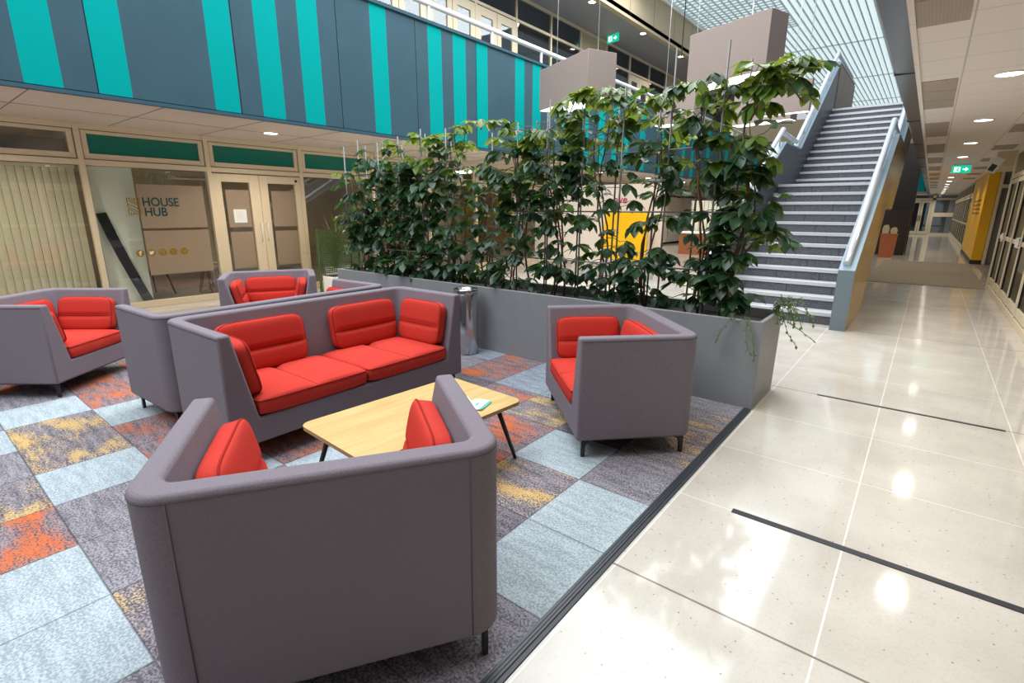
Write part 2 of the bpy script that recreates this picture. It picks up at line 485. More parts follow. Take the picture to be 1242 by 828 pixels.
for j in range(-8, 9):
    for i in range(0, 14):
        x1 = -1.36 - .503 * (i - 1); x0 = x1 - .503
        if i == 0: x0, x1 = -1.36, -.925
        y0 = .34 + .4975 * j; y1 = y0 + .4975
        k = tiles.get((i, j + 1), rng.choice([PALE, GREY, ORG, YEL, GREY, DRK, PALE]))
        if i > 0: x0, x1 = -1.36 - .503 * i, -1.36 - .503 * (i - 1)
        cb.box((x0, y0, .0005), (x1, y1, .008), k)
tag(cb.build('carpet', CARPET), 'patchwork carpet of pale blue, grey, orange and mustard tiles under the seating', 'carpet')
st = MB()
st.prism([(-.925, 0.0005), (-.865, .0005), (-.868, .004), (-.90, .010), (-.925, .010)], 1, -4, 4.115)
for k in range(3): st.box((-.918 + .013 * k, -4, .0095), (-.911 + .013 * k, 4.115, .0125))
tag(st.build('carpet_edging', M['strip']), 'ribbed dark grey edging strip between the carpet and the stone floor', 'edging strip')
tag(MB().box((-.572, 2.558, .0003), (.75, 2.598, .004)).build('floor_strip', M['black_rubber'], bevel=.001), 'black strip across the stone floor, nearer the camera and wider of two', 'floor strip')
tag(MB().box((-.522, 4.846, .0003), (.665, 4.876, .004)).build('floor_strip', M['black_rubber'], bevel=.001), 'thin black strip on a floor joint beyond the planter corner', 'floor strip')
tag(MB().box((-.95, 14.0, .0003), (1.1, 20.6, .012)).build('entrance_mat', M['mat'], bevel=.003), 'wide brown mat across the corridor by the yellow pillar', 'mat')

# ------------------------------------------------------------------ left: gallery parapet with turquoise stripes
wb = MB()
wb.box((GX - .18, -6, 2.72), (GX - .012, 39, 4.62), 2)
stripes = [(-1.15, -.85), (-.55, -.25), (.05, .36), (1.26, 1.565), (1.862, 2.165), (3.04, 3.345), (3.643, 3.955), (4.255, 4.563), (5.46, 5.77), (6.645, 6.965), (7.25, 7.58), (7.857, 8.192),
           (9.06, 9.385), (9.67, 9.98), (10.9, 11.2), (11.8, 12.1), (12.59, 12.93), (13.37, 13.73), (14.03, 14.36), (15.1, 15.47), (16.6, 16.9), (17.42, 17.8), (18.5, 18.8), (19.4, 19.7),
           (21, 21.4), (22.4, 22.7), (23.3, 23.7), (25, 25.4), (26.5, 27), (28, 28.4), (30, 30.5)]
joints = [1.856 + 1.503 * k for k in range(-5, 24)]
cuts = sorted(set([-6.0, 39.0] + [a for s_ in stripes for a in s_]))
for a, b in zip(cuts[:-1], cuts[1:]):
    mid = (a + b) / 2; teal = any(s0 < mid < s1 for s0, s1 in stripes)
    js = [j for j in joints if a - .012 < j < b + .012]
    lo = a
    for j in js:
        if j - .006 > lo: wb.box((GX - .012, lo, 2.735), (GX, j - .006, 4.60), 1 if teal else 0)
        lo = max(lo, j + .006)
    if b > lo + 1e-4: wb.box((GX - .012, lo, 2.735), (GX, b, 4.60), 1 if teal else 0)
wb.box((GX - .24, -6, 4.60), (GX + .03, 39, 4.65), 0)
wb.box((GX - .05, -6, 2.685), (GX + .015, 39, 2.725), 0)
tag(wb.build('wall_left', [M['slate'], M['teal'], M['joint']]), kind='structure')
tag(MB().box((FX - 4.4, -6, SOF), (GX - .05, 39, SOF + .25)).build('ceiling_gallery', M['soffit']), kind='structure')
sj = MB()
for k in range(-4, 26): sj.box((FX + .02, .1 + 1.2 * k, SOF - .003), (GX - .05, .108 + 1.2 * k, SOF))
for x in (-8.4,): sj.box((x, -6, SOF - .003), (x + .008, 38, SOF))
tag(sj.build('trim_1', M['frame_dark']), kind='structure')
# gallery handrail
hr = empty('gallery_handrail', (GX - .08, 0, 4.65), 0, 'white tubular handrail along the top of the turquoise striped parapet', 'handrail')
MB().tube([(0, -5.9, .29), (0, 38.9, .29)], .045, 12).build('rail', M['white'], hr)
for k in range(-3, 24): MB().box((-.022, 1.78 + 1.66 * k - .022, 0), (.022, 1.78 + 1.66 * k + .022, .26)).build('post', M['white'], hr, bevel=.004)

# ------------------------------------------------------------------ left: shop fronts at ground level
def bay(n, y0, y1, kind):
    """one glazed bay between two mullions; y0..y1 are mullion centres"""
    r = empty('window_%d' % n, (FX, y0, 0), 0, kind='structure'); L = y1 - y0
    f = MB()
    f.box((-.05, -.035, 0), (.05, .035, SOF)); f.box((-.05, .035, 2.625), (.045, L - .035, SOF)); f.box((-.05, .035, 2.14), (.05, L - .035, 2.215))
    # fanlight sash
    for a in ((.045, 2.225, .055 + .055, 2.615), (L - .11, 2.225, L - .045, 2.615)): f.box((-.03, a[0], a[1]), (.03, a[2], a[3]))
    f.box((-.03, .11, 2.225), (.03, L - .11, 2.30)); f.box((-.03, .11, 2.57), (.03, L - .11, 2.615))
    if kind != 'door':
        f.box((-.05, .035, 0), (.05, L - .035, .10))
    f.build('frame', M['frame'], r, bevel=.004)
    g = MB()
    g.box((-.02, .036, 2.215), (.02, .044, 2.625)); g.box((-.02, L - .044, 2.215), (.02, L - .036, 2.625))
    g.box((-.02, .036, 2.215), (.02, L - .036, 2.224)); g.box((-.02, .036, 2.616), (.02, L - .036, 2.625))
    g.build('gasket', M['frame_dark'], r)
    MB().box((-.008, .11, 2.30), (0, L - .11, 2.57)).build('fanlight', M['glass' if kind in ('blind', 'plain') else 'reflect_green'], r)
    if kind != 'door':
        MB().box((-.006, .035, .10), (.006, L - .035, 2.14)).build('pane', M['glass'], r)
    return r


YB = [-2.86, -1.20, .46, 2.112, 3.79, 5.435, 7.09, 8.74, 10.39, 12.04, 13.69, 15.34, 17.0, 18.65, 20.3, 21.95, 23.6, 25.25, 26.9, 28.55]
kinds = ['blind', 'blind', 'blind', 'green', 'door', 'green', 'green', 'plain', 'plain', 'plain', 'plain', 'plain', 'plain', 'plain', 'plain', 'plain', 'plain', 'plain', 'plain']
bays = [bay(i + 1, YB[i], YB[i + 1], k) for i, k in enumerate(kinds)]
dn = 0
for s_, ya, yb, lab in ((1, 3.825, 4.61, ''), (-1, 4.615, 5.40, '')):
    dn += 1
    d = empty('door_%d' % dn, (FX, ya, 0), 0, kind='structure'); L = yb - ya
    ga, gb = (.135, .61) if s_ == 1 else (.15, .68)
    f = MB(); f.box((-.03, 0, .01), (.035, ga, 2.12)); f.box((-.03, gb, .01), (.035, L, 2.12)); f.box((-.03, ga, 1.99), (.035, gb, 2.12)); f.box((-.03, ga, .01), (.035, gb, .28))
    f.build('leaf_frame', M['frame'], d, bevel=.004)
    MB().box((-.006, ga, .28), (.004, gb, 1.99)).build('pane', M['glass'], d)
    MB().box((.005, ga + .06, 1.22), (.008, gb - .02, 1.86)).box((.005, ga + .06, .50), (.008, gb - .02, 1.14)).build('frosted_film', M['frost'], d)
    hy = L - .06 if s_ == 1 else .05
    hb = MB(); hb.tube([(.035, hy, .98), (.08, hy, .98), (.08, hy, 1.28), (.035, hy, 1.28)], .011, 8); hb.build('door_handle', M['white'], d)
    if s_ == 1:
        MB().box((.0085, .29, 1.30), (.011, .51, 1.53)).build('notice', M['paper'], d)
        lm = MB()
        for k in range(5): lm.box((.0112, .33, 1.48 - .032 * k), (.0118, .47 - .02 * (k % 2), 1.487 - .032 * k))
        lm.build('notice_lines', M['rail'], d)
    else:
        cl = MB(); cl.lathe([(.026, 0), (.026, .004)], n=16); cl.build('sticker', M['black'], d, mtx=Matrix.Translation((.036, L - .085, 2.05)) @ FACE_X)

# frosted film, logo and lettering on the glass beside the door
b3 = bays[3]; oy = YB[3]
MB().box((.007, 2.72 - oy, 1.235), (.010, 3.66 - oy, 1.90)).box((.007, 2.72 - oy, .50), (.010, 3.66 - oy, 1.195)).build('frosted_film', M['frost'], b3)
lg = MB()


def bar(p, q, wd=.0125):
    p = Vector((0, *p)); q = Vector((0, *q)); d = (q - p).normalized(); nrm = Vector((0, -d.z, d.y)) * wd / 2
    a = [p + nrm, q + nrm, q - nrm, p - nrm]
    A = [lg.bm.verts.new(v) for v in a]; B = [lg.bm.verts.new(v + Vector((.002, 0, 0))) for v in a]
    lg.bm.faces.new(A); lg.bm.faces.new(B)
    for i in range(4): lg.bm.faces.new((A[i], A[(i + 1) % 4], B[(i + 1) % 4], B[i]))


W_, Hh = .155, .25
for pl in ([(0, .12), (0, .25), (.03, .25), (.03, .205), (.155, .13)], [(.055, .25), (.055, .222), (.155, .16), (.155, .25), (.128, .25), (.128, .205)], [(.08, .25), (.08, .235), (.103, .222), (.103, .25)],
           [(.155, .13), (.155, 0), (.125, 0), (.125, .045), (0, .12)], [(.10, 0), (.10, .028), (0, .09), (0, 0), (.027, 0), (.027, .045)], [(.075, 0), (.075, .015), (.052, .028), (.052, 0)],
           [(0, .165), (.155, .075)]):
    for p, q in zip(pl[:-1], pl[1:]): bar(p, q)
lg.build('logo_emblem', M['gold'], b3, mtx=Matrix.Translation((.012, 2.575 - oy, 1.44)))
text_mesh('lettering', 'HOUSE', .185, M['navy'], b3, Matrix.Translation((.012, 2.765 - oy, 1.575)) @ FACE_X, font_scale=(.86, 1))
text_mesh('lettering', 'HUB', .185, M['navy'], b3, Matrix.Translation((.012, 2.775 - oy, 1.425)) @ FACE_X, font_scale=(.86, 1))
for k in range(5):
    c = MB(); c.lathe([(.056, 0), (.056, .002)], n=24)
    badge = c.build('social_badge', M['gold'], b3, mtx=Matrix.Translation((.012, 2.625 - oy + .155 * k, .857)) @ FACE_X)
    s = MB()
    if k == 0:
        s.box((-.008, -.036, .002), (.008, .022, .004)); s.box((-.02, .0, .002), (.022, .013, .004)); s.box((0, .022, .002), (.022, .036, .004))
    elif k == 1:
        s.face([(-.035, -.018, .004), (-.005, -.03, .004), (.022, -.012, .004), (.026, .012, .004), (.037, .02, .004), (.024, .026, .004), (.008, .026, .004), (.0, .012, .004), (-.03, .03, .004), (-.024, .0, .004)])
    elif k == 2:
        s.tube([(.024 * math.cos(a * PI / 8), .024 * math.sin(a * PI / 8), .003) for a in range(17)], .004, 6); s.lathe([(.009, .002), (.009, .004)], n=12)
    elif k == 3:
        s.tube([(-.02, -.022, .003), (-.024, .02, .003), (.02, .022, .003), (.024, -.02, .003), (-.02, -.022, .003)], .004, 6)
    else:
        s.tube([(-.026, .014, .003), (0, -.006, .003), (.026, .014, .003)], .004, 6); s.tube([(-.026, -.016, .003), (.026, -.016, .003)], .004, 6)
    s.build('badge_mark', M['frost'] if k > 1 else M['paper'], badge)

# ------------------------------------------------------------------ rooms behind the shop fronts
tag(MB().box((-14.0, -6, 0), (-13.8, 30, 2.95)).build('wall_shop_back', M['room_wall']), kind='structure')
for k, y in enumerate((-4.0, 1.9, 8.7, 15.3, 21.9, 29.9)):
    x1 = FX - .12
    tag(MB().box((-13.8, y, 0), (x1, y + .1, 2.7)).build('wall_shop_%d' % (k + 1), M['room_wall']), kind='structure')
for i, (y, lab) in enumerate(((-.4, 'over the blinds'), (3.4, 'in the room behind the house hub lettering'), (6.9, 'in the room right of the double door'), (12, 'in the second shop beyond the plants'), (18, 'in the shop behind the notice board'), (25, 'in the farthest shop'))):
    cl = tag(MB().box((-12.2, y - .1, 2.645), (-10.9, y + .1, 2.698)).build('strip_light', M['lamp']), 'white strip light ' + lab, 'ceiling light', 'strip lights in the glazed shops')
    area_light('room_lamp', (-11.6, y, 2.60), (1.6, 1.2), 11, (1, .86, .66))


def blind(y0, y1, label):
    b = MB(); n = int((y1 - y0) / .089)
    for k in range(n):
        yy = y0 + .045 + k * .089
        b.cbox((0, 0, 1.08), (.0025, .092, 2.04), 0, Matrix.Translation((FX - .105, yy, 0)) @ Matrix.Rotation(R(17), 4, 'Z'))
    b.box((FX - .14, y0, 2.09), (FX - .07, y1, 2.135))
    return tag(b.build('vertical_blind', M['blind']), label, 'blind', 'vertical blinds')


blind(.52, 2.04, 'cream vertical blind behind the glass left of the house hub lettering')
blind(-1.14, .42, 'cream vertical blind one window further left, past the frame edge')
# pale roller curtain right behind the glass and dark items in the room
tag(MB().box((FX - .16, 2.19, .01), (FX - .12, 2.735, 2.14)).build('pale_screen', M['offwhite'], bevel=.004), 'pale white screen behind the glass left of the house hub emblem', 'screen')
ln = MB()  # slanted run of black strips just inside the glass
path = [(FX - .085, 2.19, 1.46), (FX - .085, 2.26, 1.18), (FX - .085, 2.36, .82), (FX - .085, 2.48, .44), (FX - .085, 2.62, .02)]
for (p, q) in zip(path[:-1], path[1:]):
    ln.prism([(p[1] - .01, p[2]), (p[1] + .12, p[2] + .02), (q[1] + .13, q[2]), (q[1] - .01, q[2])], 0, FX - .115, FX - .075)
tag(ln.build('slanted_black_shape', M['black'], bevel=.006), 'black slanted shape behind the glass below the house hub emblem', 'stand')


def side_table(x, y, label, mt):
    r = empty('side_table', (x, y, 0), .3, label, 'table')
    MB().box((-.3, -.35, .40), (.3, .35, .44)).build('table_top', mt, r, bevel=.01)
    for sx in (-1, 1):
        for sy in (-1, 1): MB().tube([(sx * .2, sy * .25, .41), (sx * .27, sy * .32, 0)], .016, 8).build('leg', M['black'], r)


side_table(-10.9, 3.0, 'low dark table inside the room below the frosted film', M['black'])


def stool(x, y, label):
    r = empty('stool', (x, y, 0), .5, label, 'stool', 'wooden stools inside the glazed room')
    MB().lathe([(.16, .44), (.17, .46), (.16, .48)], n=20).build('seat', M['birch'], r)
    for k in range(4):
        a = PI / 4 + k * PI / 2
        MB().tube([(.1 * math.cos(a), .1 * math.sin(a), .44), (.19 * math.cos(a), .19 * math.sin(a), 0)], .016, 8).build('leg', M['orange'], r)


stool(-10.6, 3.95, 'wooden stool with orange legs left of the double door, inside the room')
stool(-11.3, 4.25, 'wooden stool farther inside the room behind the double door')

# ------------------------------------------------------------------ upper storey
tag(MB().box((FX - 2.5, -6, 3.9), (GX - .18, 39, 4.07)).build('floor_gallery', M['dark_room']), kind='structure')
tag(MB().box((FX - 2.6, -6, 4.07), (FX - 2.5, 39, 7.4)).build('wall_gallery_back', M['dark_room']), kind='structure')
tag(MB().box((FX - 2.5, -6, 7.12), (-8.0, 39, 7.3)).build('ceiling_upper', M['soffit_dark']), kind='structure')
fb = MB(); fb.box((-8.12, -6, 7.10), (-8.0, 39, 8.3), 0)
for k in range(-4, 24): fb.box((-8.001, .35 + 1.69 * k, 7.2), (-7.996, .362 + 1.69 * k, 8.3), 1)
fb.box((-8.14, -6, 7.08), (-7.97, 39, 7.16), 0)
tag(fb.build('wall_left_upper', [M['beige'], M['frame_dark']]), kind='structure')
ub = [10.47 - 1.62 * k for k in range(6, 0, -1)] + [10.47, 12.10, 13.75, 15.40, 17.10, 18.88, 20.58, 22.2, 23.85, 25.5, 27.2, 28.9]
uk = ['g', 'd', 'g', 'c', 'd', 'd', 'd', 'g', 'g', 'c', 'g', 'd', 'g', 'c', 'g', 'g', 'g']
n0 = len(bays)
for i, (a, b) in enumerate(zip(ub[:-1], ub[1:])):
    L = b - a; r = empty('window_%d' % (n0 + i + 1), (FX, a, 4.07), 0, kind='structure')
    f = MB(); f.box((-.04, -.03, 0), (.04, .03, 3.05)); f.box((-.04, .03, 2.97), (.04, L - .03, 3.05)); f.box((-.04, .03, 2.40), (.04, L - .03, 2.47)); f.box((-.04, .03, 0), (.04, L - .03, .1))
    if uk[i] == 'd':
        m_ = L / 2
        for u0, u1 in ((.03, m_ - .01), (m_ + .01, L - .03)):
            f.box((-.03, u0, .1), (.03, u0 + .16, 2.38)); f.box((-.03, u1 - .16, .1), (.03, u1, 2.38)); f.box((-.03, u0 + .16, 2.18), (.03, u1 - .16, 2.38)); f.box((-.03, u0 + .16, .1), (.03, u1 - .16, .35))
    f.build('frame', M['frame'], r, bevel=.004)
    if uk[i] == 'c':
        MB().box((-.02, .03, .1), (.0, L - .03, 2.97)).build('blank_panel', M['beige'], r)
    else:
        MB().box((-.006, .03, .1), (.006, L - .03, 2.97)).build('pane', M['glass_dark'], r)
# notices on the gallery doors
MB_ = MB().cbox((FX + .037, 10.80, 5.30), (.006, .20, .26), 0)
nt_ = tag(MB_.build('door_notice', M['paper']), 'white notice with red ring on a gallery door behind the handrail', 'sign')
rr = MB(); rr.tube([(0, .07 * math.cos(a * PI / 10), .07 * math.sin(a * PI / 10)) for a in range(21)], .014, 6); rr.build('ring_mark', M['magenta'], nt_, mtx=Matrix.Translation((FX + .043, 10.80, 5.30)))
MB().cbox((FX + .043, 10.80, 5.28), (.004, .05, .07)).build('bell_mark', M['black'], nt_)
np_ = tag(MB().cbox((FX + .037, 11.62, 5.33), (.006, .20, .14)).build('door_notice', M['yellow']), 'yellow and purple notice on the gallery door to the right', 'sign')
MB().cbox((FX + .037, 11.62, 5.19), (.006, .20, .13)).build('lower_half', mat('notice_purple', (.18, .08, .22), .5), np_)


def downlight(loc, label, group, r=.095, watts=0., col=(1, .92, .80)):
    o = empty('ceiling_light', loc, 0, label, 'ceiling light', group)
    t = MB()
    n = 24; rings = []
    for rr_, z in ((r * 1.18, 0), (r * 1.16, -.012), (r, -.012), (r * .97, -.002)):
        rings.append([t.bm.verts.new((rr_ * math.cos(2 * PI * k / n), rr_ * math.sin(2 * PI * k / n), z)) for k in range(n)])
    for i in range(3):
        for k in range(n): t.bm.faces.new((rings[i][k], rings[i][(k + 1) % n], rings[i + 1][(k + 1) % n], rings[i + 1][k]))
    t.build('trim_ring', M['white'], o, smooth=True)
    MB().lathe([(r * .97, -.006), (r * .9, -.010)], n=24).build('diffuser', M['lamp'], o)
    if watts:
        l = bpy.data.lights.new('downlight', 'SPOT'); l.energy = watts; l.color = col; l.spot_size = R(150); l.spot_blend = .8; l.shadow_soft_size = .09
        lo = bpy.data.objects.new('downlight', l); COL.objects.link(lo); lo.parent = o; lo.location = (0, 0, -.03)
    return o


for i, y in enumerate((13.8, 17.08, 20.36, 23.6, 26.9)):
    downlight((-8.26, y, 7.12), ['nearest round downlight under the upper ceiling beside the exit sign', 'round downlight under the upper ceiling above the exit sign', 'third round downlight along the upper ceiling, left of the large hanging box', 'fourth round downlight along the upper ceiling', 'farthest round downlight along the upper ceiling'][i], 'downlights under the upper ceiling', .10, DOWNLIGHT_W * 2.8)
for i, y in enumerate((1.0, 4.3, 7.9, 11.4, 14.9, 18.4, 21.9)):
    downlight((-8.35, y, SOF), ['round downlight in the gallery underside at the left edge', 'round downlight in the gallery underside above the double door', 'round downlight in the gallery underside behind the left vines', 'fourth downlight of the gallery underside, behind the vines', 'fifth downlight of the gallery underside, seen through leaves', 'sixth downlight of the gallery underside, near the stair', 'last downlight of the gallery underside, far end'][i], 'downlights in the gallery underside', .10, DOWNLIGHT_W * 2.1, (1, .90, .74))


def exit_sign(loc, rz, s, label):
    r = empty('exit_sign', loc, rz, label, 'sign')
    MB().box((-.20 * s, -.02, -.20 * s), (.20 * s, .02, 0)).build('sign_body', M['exit_green'], r, bevel=.003)
    MB().box((-.19 * s, -.015, 0), (.19 * s, .015, .045)).build('bracket', M['rail'], r)
    a = MB()   # running figure through a door, then an arrow
    a.box((-.15 * s, -.024, -.17 * s), (-.02 * s, -.0205, -.04 * s))
    a.build('door_symbol', M['exit_white'], r)
    p = MB(); p.lathe([(.016 * s, 0), (.016 * s, .002)], n=12)
    p.build('figure_head', M['exit_green'], r, mtx=Matrix.Translation((-.06 * s, -.0245, -.065 * s)) @ FACE_MY)
    p = MB()
    p.face([(-.09 * s, -.025, -.085 * s), (-.05 * s, -.025, -.08 * s), (-.06 * s, -.025, -.12 * s), (-.035 * s, -.025, -.16 * s), (-.055 * s, -.025, -.165 * s), (-.08 * s, -.025, -.13 * s), (-.125 * s, -.025, -.155 * s), (-.13 * s, -.025, -.14 * s), (-.095 * s, -.025, -.12 * s)])
    p.build('figure', M['exit_green'], r)
    p = MB(); p.box((.03 * s, -.024, -.12 * s), (.10 * s, -.0205, -.085 * s)); p.prism([(.09 * s, -.155 * s), (.155 * s, -.1025 * s), (.09 * s, -.05 * s)], 1, -.024, -.0205)
    p.build('arrow', M['exit_white'], r)
    return r


exit_sign((-9.0, 16.44, 7.075), -.2, 1.15, 'green illuminated exit sign hanging under the upper gallery ceiling')
exit_sign((.40, 17.5, 2.655), 0, .92, 'green illuminated exit sign hanging from the corridor ceiling')

# ------------------------------------------------------------------ atrium roof with louvre blades
ROOF = 8.2
tag(MB().box((-8.0, -6, ROOF + .16), (-.2, 47, ROOF + .2)).build('ceiling_atrium', M['roof']), kind='structure')
lb = MB()
k = 0
x = -7.95
while x < -.3:
    lb.box((x, -6, ROOF + .07), (x + .035, 47, ROOF + .12)); x += .222
for k in range(60): lb.box((-7.95, 8.0 + .26 * k, ROOF + .05), (-5.0, 8.025 + .26 * k, ROOF + .085))
for k in range(6): lb.box((-7.95, 6 + 7.0 * k, ROOF + .07), (-.3, 6.03 + 7.0 * k, ROOF + .11))
tag(lb.build('trim_2', M['louver']), kind='structure')
tag(MB().box((-8.03, -6, ROOF - .02), (-7.93, 47, ROOF + .16)).build('trim_3', M['white']), kind='structure')
tag(MB().box((-14, 46.9, 2.7), (-.2, 47.1, 8.4)).build('wall_far_upper', M['beige']), kind='structure')
tag(MB().box((-14, 46.9, 0), (-1.3, 47.1, 2.7)).build('wall_far', M['beige']), kind='structure')

# ------------------------------------------------------------------ corridor on the right
CX = -.30
tag(MB().box((CX, -6, 2.70), (1.30, 47, 2.95)).build('ceiling', M['ceiling']), kind='structure')
bb = MB()
bb.prism([(-.455, 2.72), (-.44, 2.70), (CX, 2.695), (CX, 4.65), (-.455, 4.65)], 1, -6, 47, 0)
for k in range(-1, 12): bb.box((-.458, 2.9 + 3.06 * k, 2.692), (CX + .001, 2.91 + 3.06 * k, 4.6), 1)
tag(bb.build('wall_right_upper', [M['beam'], M['joint']]), kind='structure')
tag(MB().box((CX - .004, -6, 2.685), (CX + .03, 47, 2.712)).build('trim_4', M['ceiling']), kind='structure')
for i in range(12):
    y = 3.52 + 2.953 * i - 3.0
    if y + 1.65 < 0: continue
    names = ['nearest', 'second', 'third', 'fourth', 'fifth', 'sixth', 'seventh', 'eighth', 'ninth', 'tenth', 'eleventh', 'twelfth', 'thirteenth']
    v = empty('ceiling_vent', (0, y, 2.70), 0, names[i] + ' brown perforated vent along the left edge of the corridor ceiling', 'vent', 'vents in the corridor ceiling')
    for q in range(3 if i != 1 else 2):
        qq = q + (0 if i != 1 else 0)
        MB().box((CX + .032, .01 + .555 * qq, -.006), (-.005, .55 + .555 * qq, 0)).build('grille', M['vent'], v)
for i in range(6):
    y = 10.2 + 2.95 * i
    MBv = MB().box((.70, y, 2.692), (1.02, y + .9, 2.70))
    tag(MBv.build('ceiling_vent', M['vent']), names[i] + ' brown vent on the right side of the corridor ceiling', 'vent', 'vents on the right of the corridor ceiling')
for i in range(-1, 14):
    y = 6.5 + 2.95 * i
    nm = ['nearest', 'second', 'third', 'fourth', 'fifth', 'sixth', 'seventh', 'eighth', 'ninth', 'tenth', 'eleventh', 'twelfth', 'thirteenth', 'fourteenth', 'fifteenth'][max(i, 0)] if i >= 0 else 'closest overhead, out of frame,'
    downlight((.335, y, 2.70), nm + ' round white downlight in the row along the corridor ceiling', 'downlights along the corridor ceiling', .095, DOWNLIGHT_W)

# right wall: glazed frames, recess, pillar
WX = 1.12
def rwin(n, y0, y1, doors=False):
    r = empty('window_%d' % n, (WX, y0, 0), 0, kind='structure'); L = y1 - y0
    f = MB(); f.box((0, -.04, 0), (.06, .04, 2.70)); f.box((.005, .04, 2.62), (.05, L - .04, 2.70)); f.box((.005, .04, 2.16), (.05, L - .04, 2.24)); f.box((0, .04, 0), (.05, L - .04, .09))
    m_ = L / 2
    f.box((.008, m_ - .03, .09), (.05, m_ + .03, 2.16))
    for a in (.06, m_ + .05):
        e = a + m_ - .11
        f.box((.012, a, .11), (.04, a + .06, 2.14)); f.box((.012, e - .06, .11), (.04, e, 2.14)); f.box((.012, a + .06, .11), (.04, e - .06, .24)); f.box((.012, a + .06, 2.06), (.04, e - .06, 2.14))
        f.box((.014, a + .06, 1.02), (.038, e - .06, 1.09))
    f.build('frame', M['frame'], r, bevel=.004)
    g = MB()
    for a in (.06, m_ + .05):
        e = a + m_ - .11
        g.box((.015, a - .018, .095), (.035, a, 2.155)); g.box((.015, e, .095), (.035, e + .018, 2.155)); g.box((.010, a + .06, .24), (.036, a + .075, 2.06)); g.box((.010, e - .075, .24), (.036, e - .06, 2.06))
    g.build('gasket', M['joint'], r)
    MB().box((.022, .04, .09), (.028, L - .04, 2.62)).build('pane', M['glass_side'], r)
    if doors:
        for yy in (m_ - .09, m_ + .09): MB().tube([(.012, yy, 1.0), (-.03, yy, 1.0), (-.03, yy, 1.14), (.012, yy, 1.14)], .009, 8).build('door_handle', M['white'], r)
    return r


wn = n0 + len(ub)
ry = [-3.2, -1.0, 1.2, 3.4, 5.6, 7.75, 9.9, 12.15, 14.3]
for i, (a, b) in enumerate(zip(ry[:-1], ry[1:])): rwin(wn + i, a, b, i in (4, 6, 7))
wn += len(ry)
ry2 = [27.0 + 1.9 * k for k in range(11)]
for i, (a, b) in enumerate(zip(ry2[:-1], ry2[1:])): rwin(wn + i, a, b)
wn += len(ry2)
tag(MB().box((WX, 14.3, 0), (1.32, 14.48, 2.7)).box((WX + .9, 14.3, 0), (WX + 1.0, 27, 2.7)).build('wall_right', M['frame']), kind='structure')
tag(MB().box((.84, 14.5, 2.41), (2.0, 16.4, 2.70)).build('trim_5', M['frame'], bevel=.01), kind='structure')
rm = MB(); rm.box((3.2, -6, 0), (3.3, 47, 2.7)); 
tag(rm.build('wall_right_rooms', M['room_wall']), kind='structure')
tag(MB().box((1.25, -6, -.2), (3.3, 47, -.002)).build('floor_right_rooms', M['room_floor']), kind='structure')
tag(MB().box((1.30, -6, 2.70), (3.3, 47, 2.9)).build('ceiling_right_rooms', M['room_ceiling']), kind='structure')
for y in (8, 13): area_light('side_room_lamp', (2.3, y, 2.6), (1, 2), 9, (1, .84, .62))
# open doorway in the recess
do = tag(empty('door_3', (1.42, 15.3, 0), R(0)), kind='structure')
MB().box((0, -.75, 0), (.06, -.66, 2.4)).box((0, .66, 0), (.06, .75, 2.4)).box((0, -.66, 2.3), (.06, .66, 2.4)).build('door_frame', M['frame'], do, bevel=.004)
MB().box((.02, -.65, .02), (.05, .65, 2.3)).build('door_leaf', M['dark_brown'], do)
# yellow pillar
yp = empty('pillar', (1.14, 20.8, 0), 0, 'bright yellow pillar jutting out from the right wall of the corridor', 'pillar')
MB().box((0, 0, .12), (.24, 6.1, 2.68)).build('shaft', M['yellow'], yp)
MB().box((-.012, -.012, 0), (.25, 6.1, .12)).build('skirting', M['dark_brown'], yp)
sl = MB()
for k in range(4): sl.box((-.004, .9 + .0 * k, 1.45 + .13 * k), (0.002, 4.4, 1.52 + .13 * k))
sl.build('shadow_streaks', mat('shadow_ochre', (.30, .12, .0), .6), yp)  # shadow streaks on the pillar's side face, painted as darker ochre strips
tag(MB().box((1.39, 20.9, 0), (2.02, 21.0, 2.7)).build('wall_recess', M['dark_room']), kind='structure')
rc_ = MB(); rc_.box((1.39, 20.8, 0), (1.47, 20.9, 2.7)); rc_.box((1.47, 20.8, 2.2), (2.02, 20.9, 2.3)); tag(rc_.build('trim_6', M['frame']), kind='structure')
# small notice box under the bulkhead
wsn = empty('wall_notice', (.86, 14.45, 2.42), R(-20), 'white angled notice box with dark face fixed to the bulkhead corner', 'sign')
MB().box((-.10, -.05, -.14), (.06, .0, .16), 0, Matrix.Rotation(R(28), 4, 'Y')).build('notice_body', M['white'], wsn, bevel=.006)
MB().box((-.07, -.056, -.11), (.03, -.051, .02), 0, Matrix.Rotation(R(28), 4, 'Y')).build('dark_face', M['dark_steel'], wsn)

# far end of the corridor: glazed door screen
def far_screen():
    r = empty('window_%d' % (wn + 1), (0, 46, 0), 0, kind='structure')
    f = MB()
    for x0, x1 in ((-1.3, -1.2), (-.08, .1), (1.36, 1.5)): f.box((x0, -.05, 0), (x1, .05, 2.72))
    f.box((-1.2, -.05, 2.62), (1.36, .05, 2.72)); f.box((-1.2, -.05, 2.3), (1.36, .05, 2.42)); f.box((.1, -.05, 0), (1.36, .05, .12))
    f.box((.1, -.05, 1.20), (1.36, .05, 1.46))
    f.build('frame', M['frame'], r)
    MB().box((-1.2, 0, .1), (1.36, .01, 2.62)).build('pane', M['glass_dark'], r)
    c = MB(); c.box((.82, .03, .12), (1.36, .045, 2.3)); c.build('curtain', M['offwhite'], r)
    return r


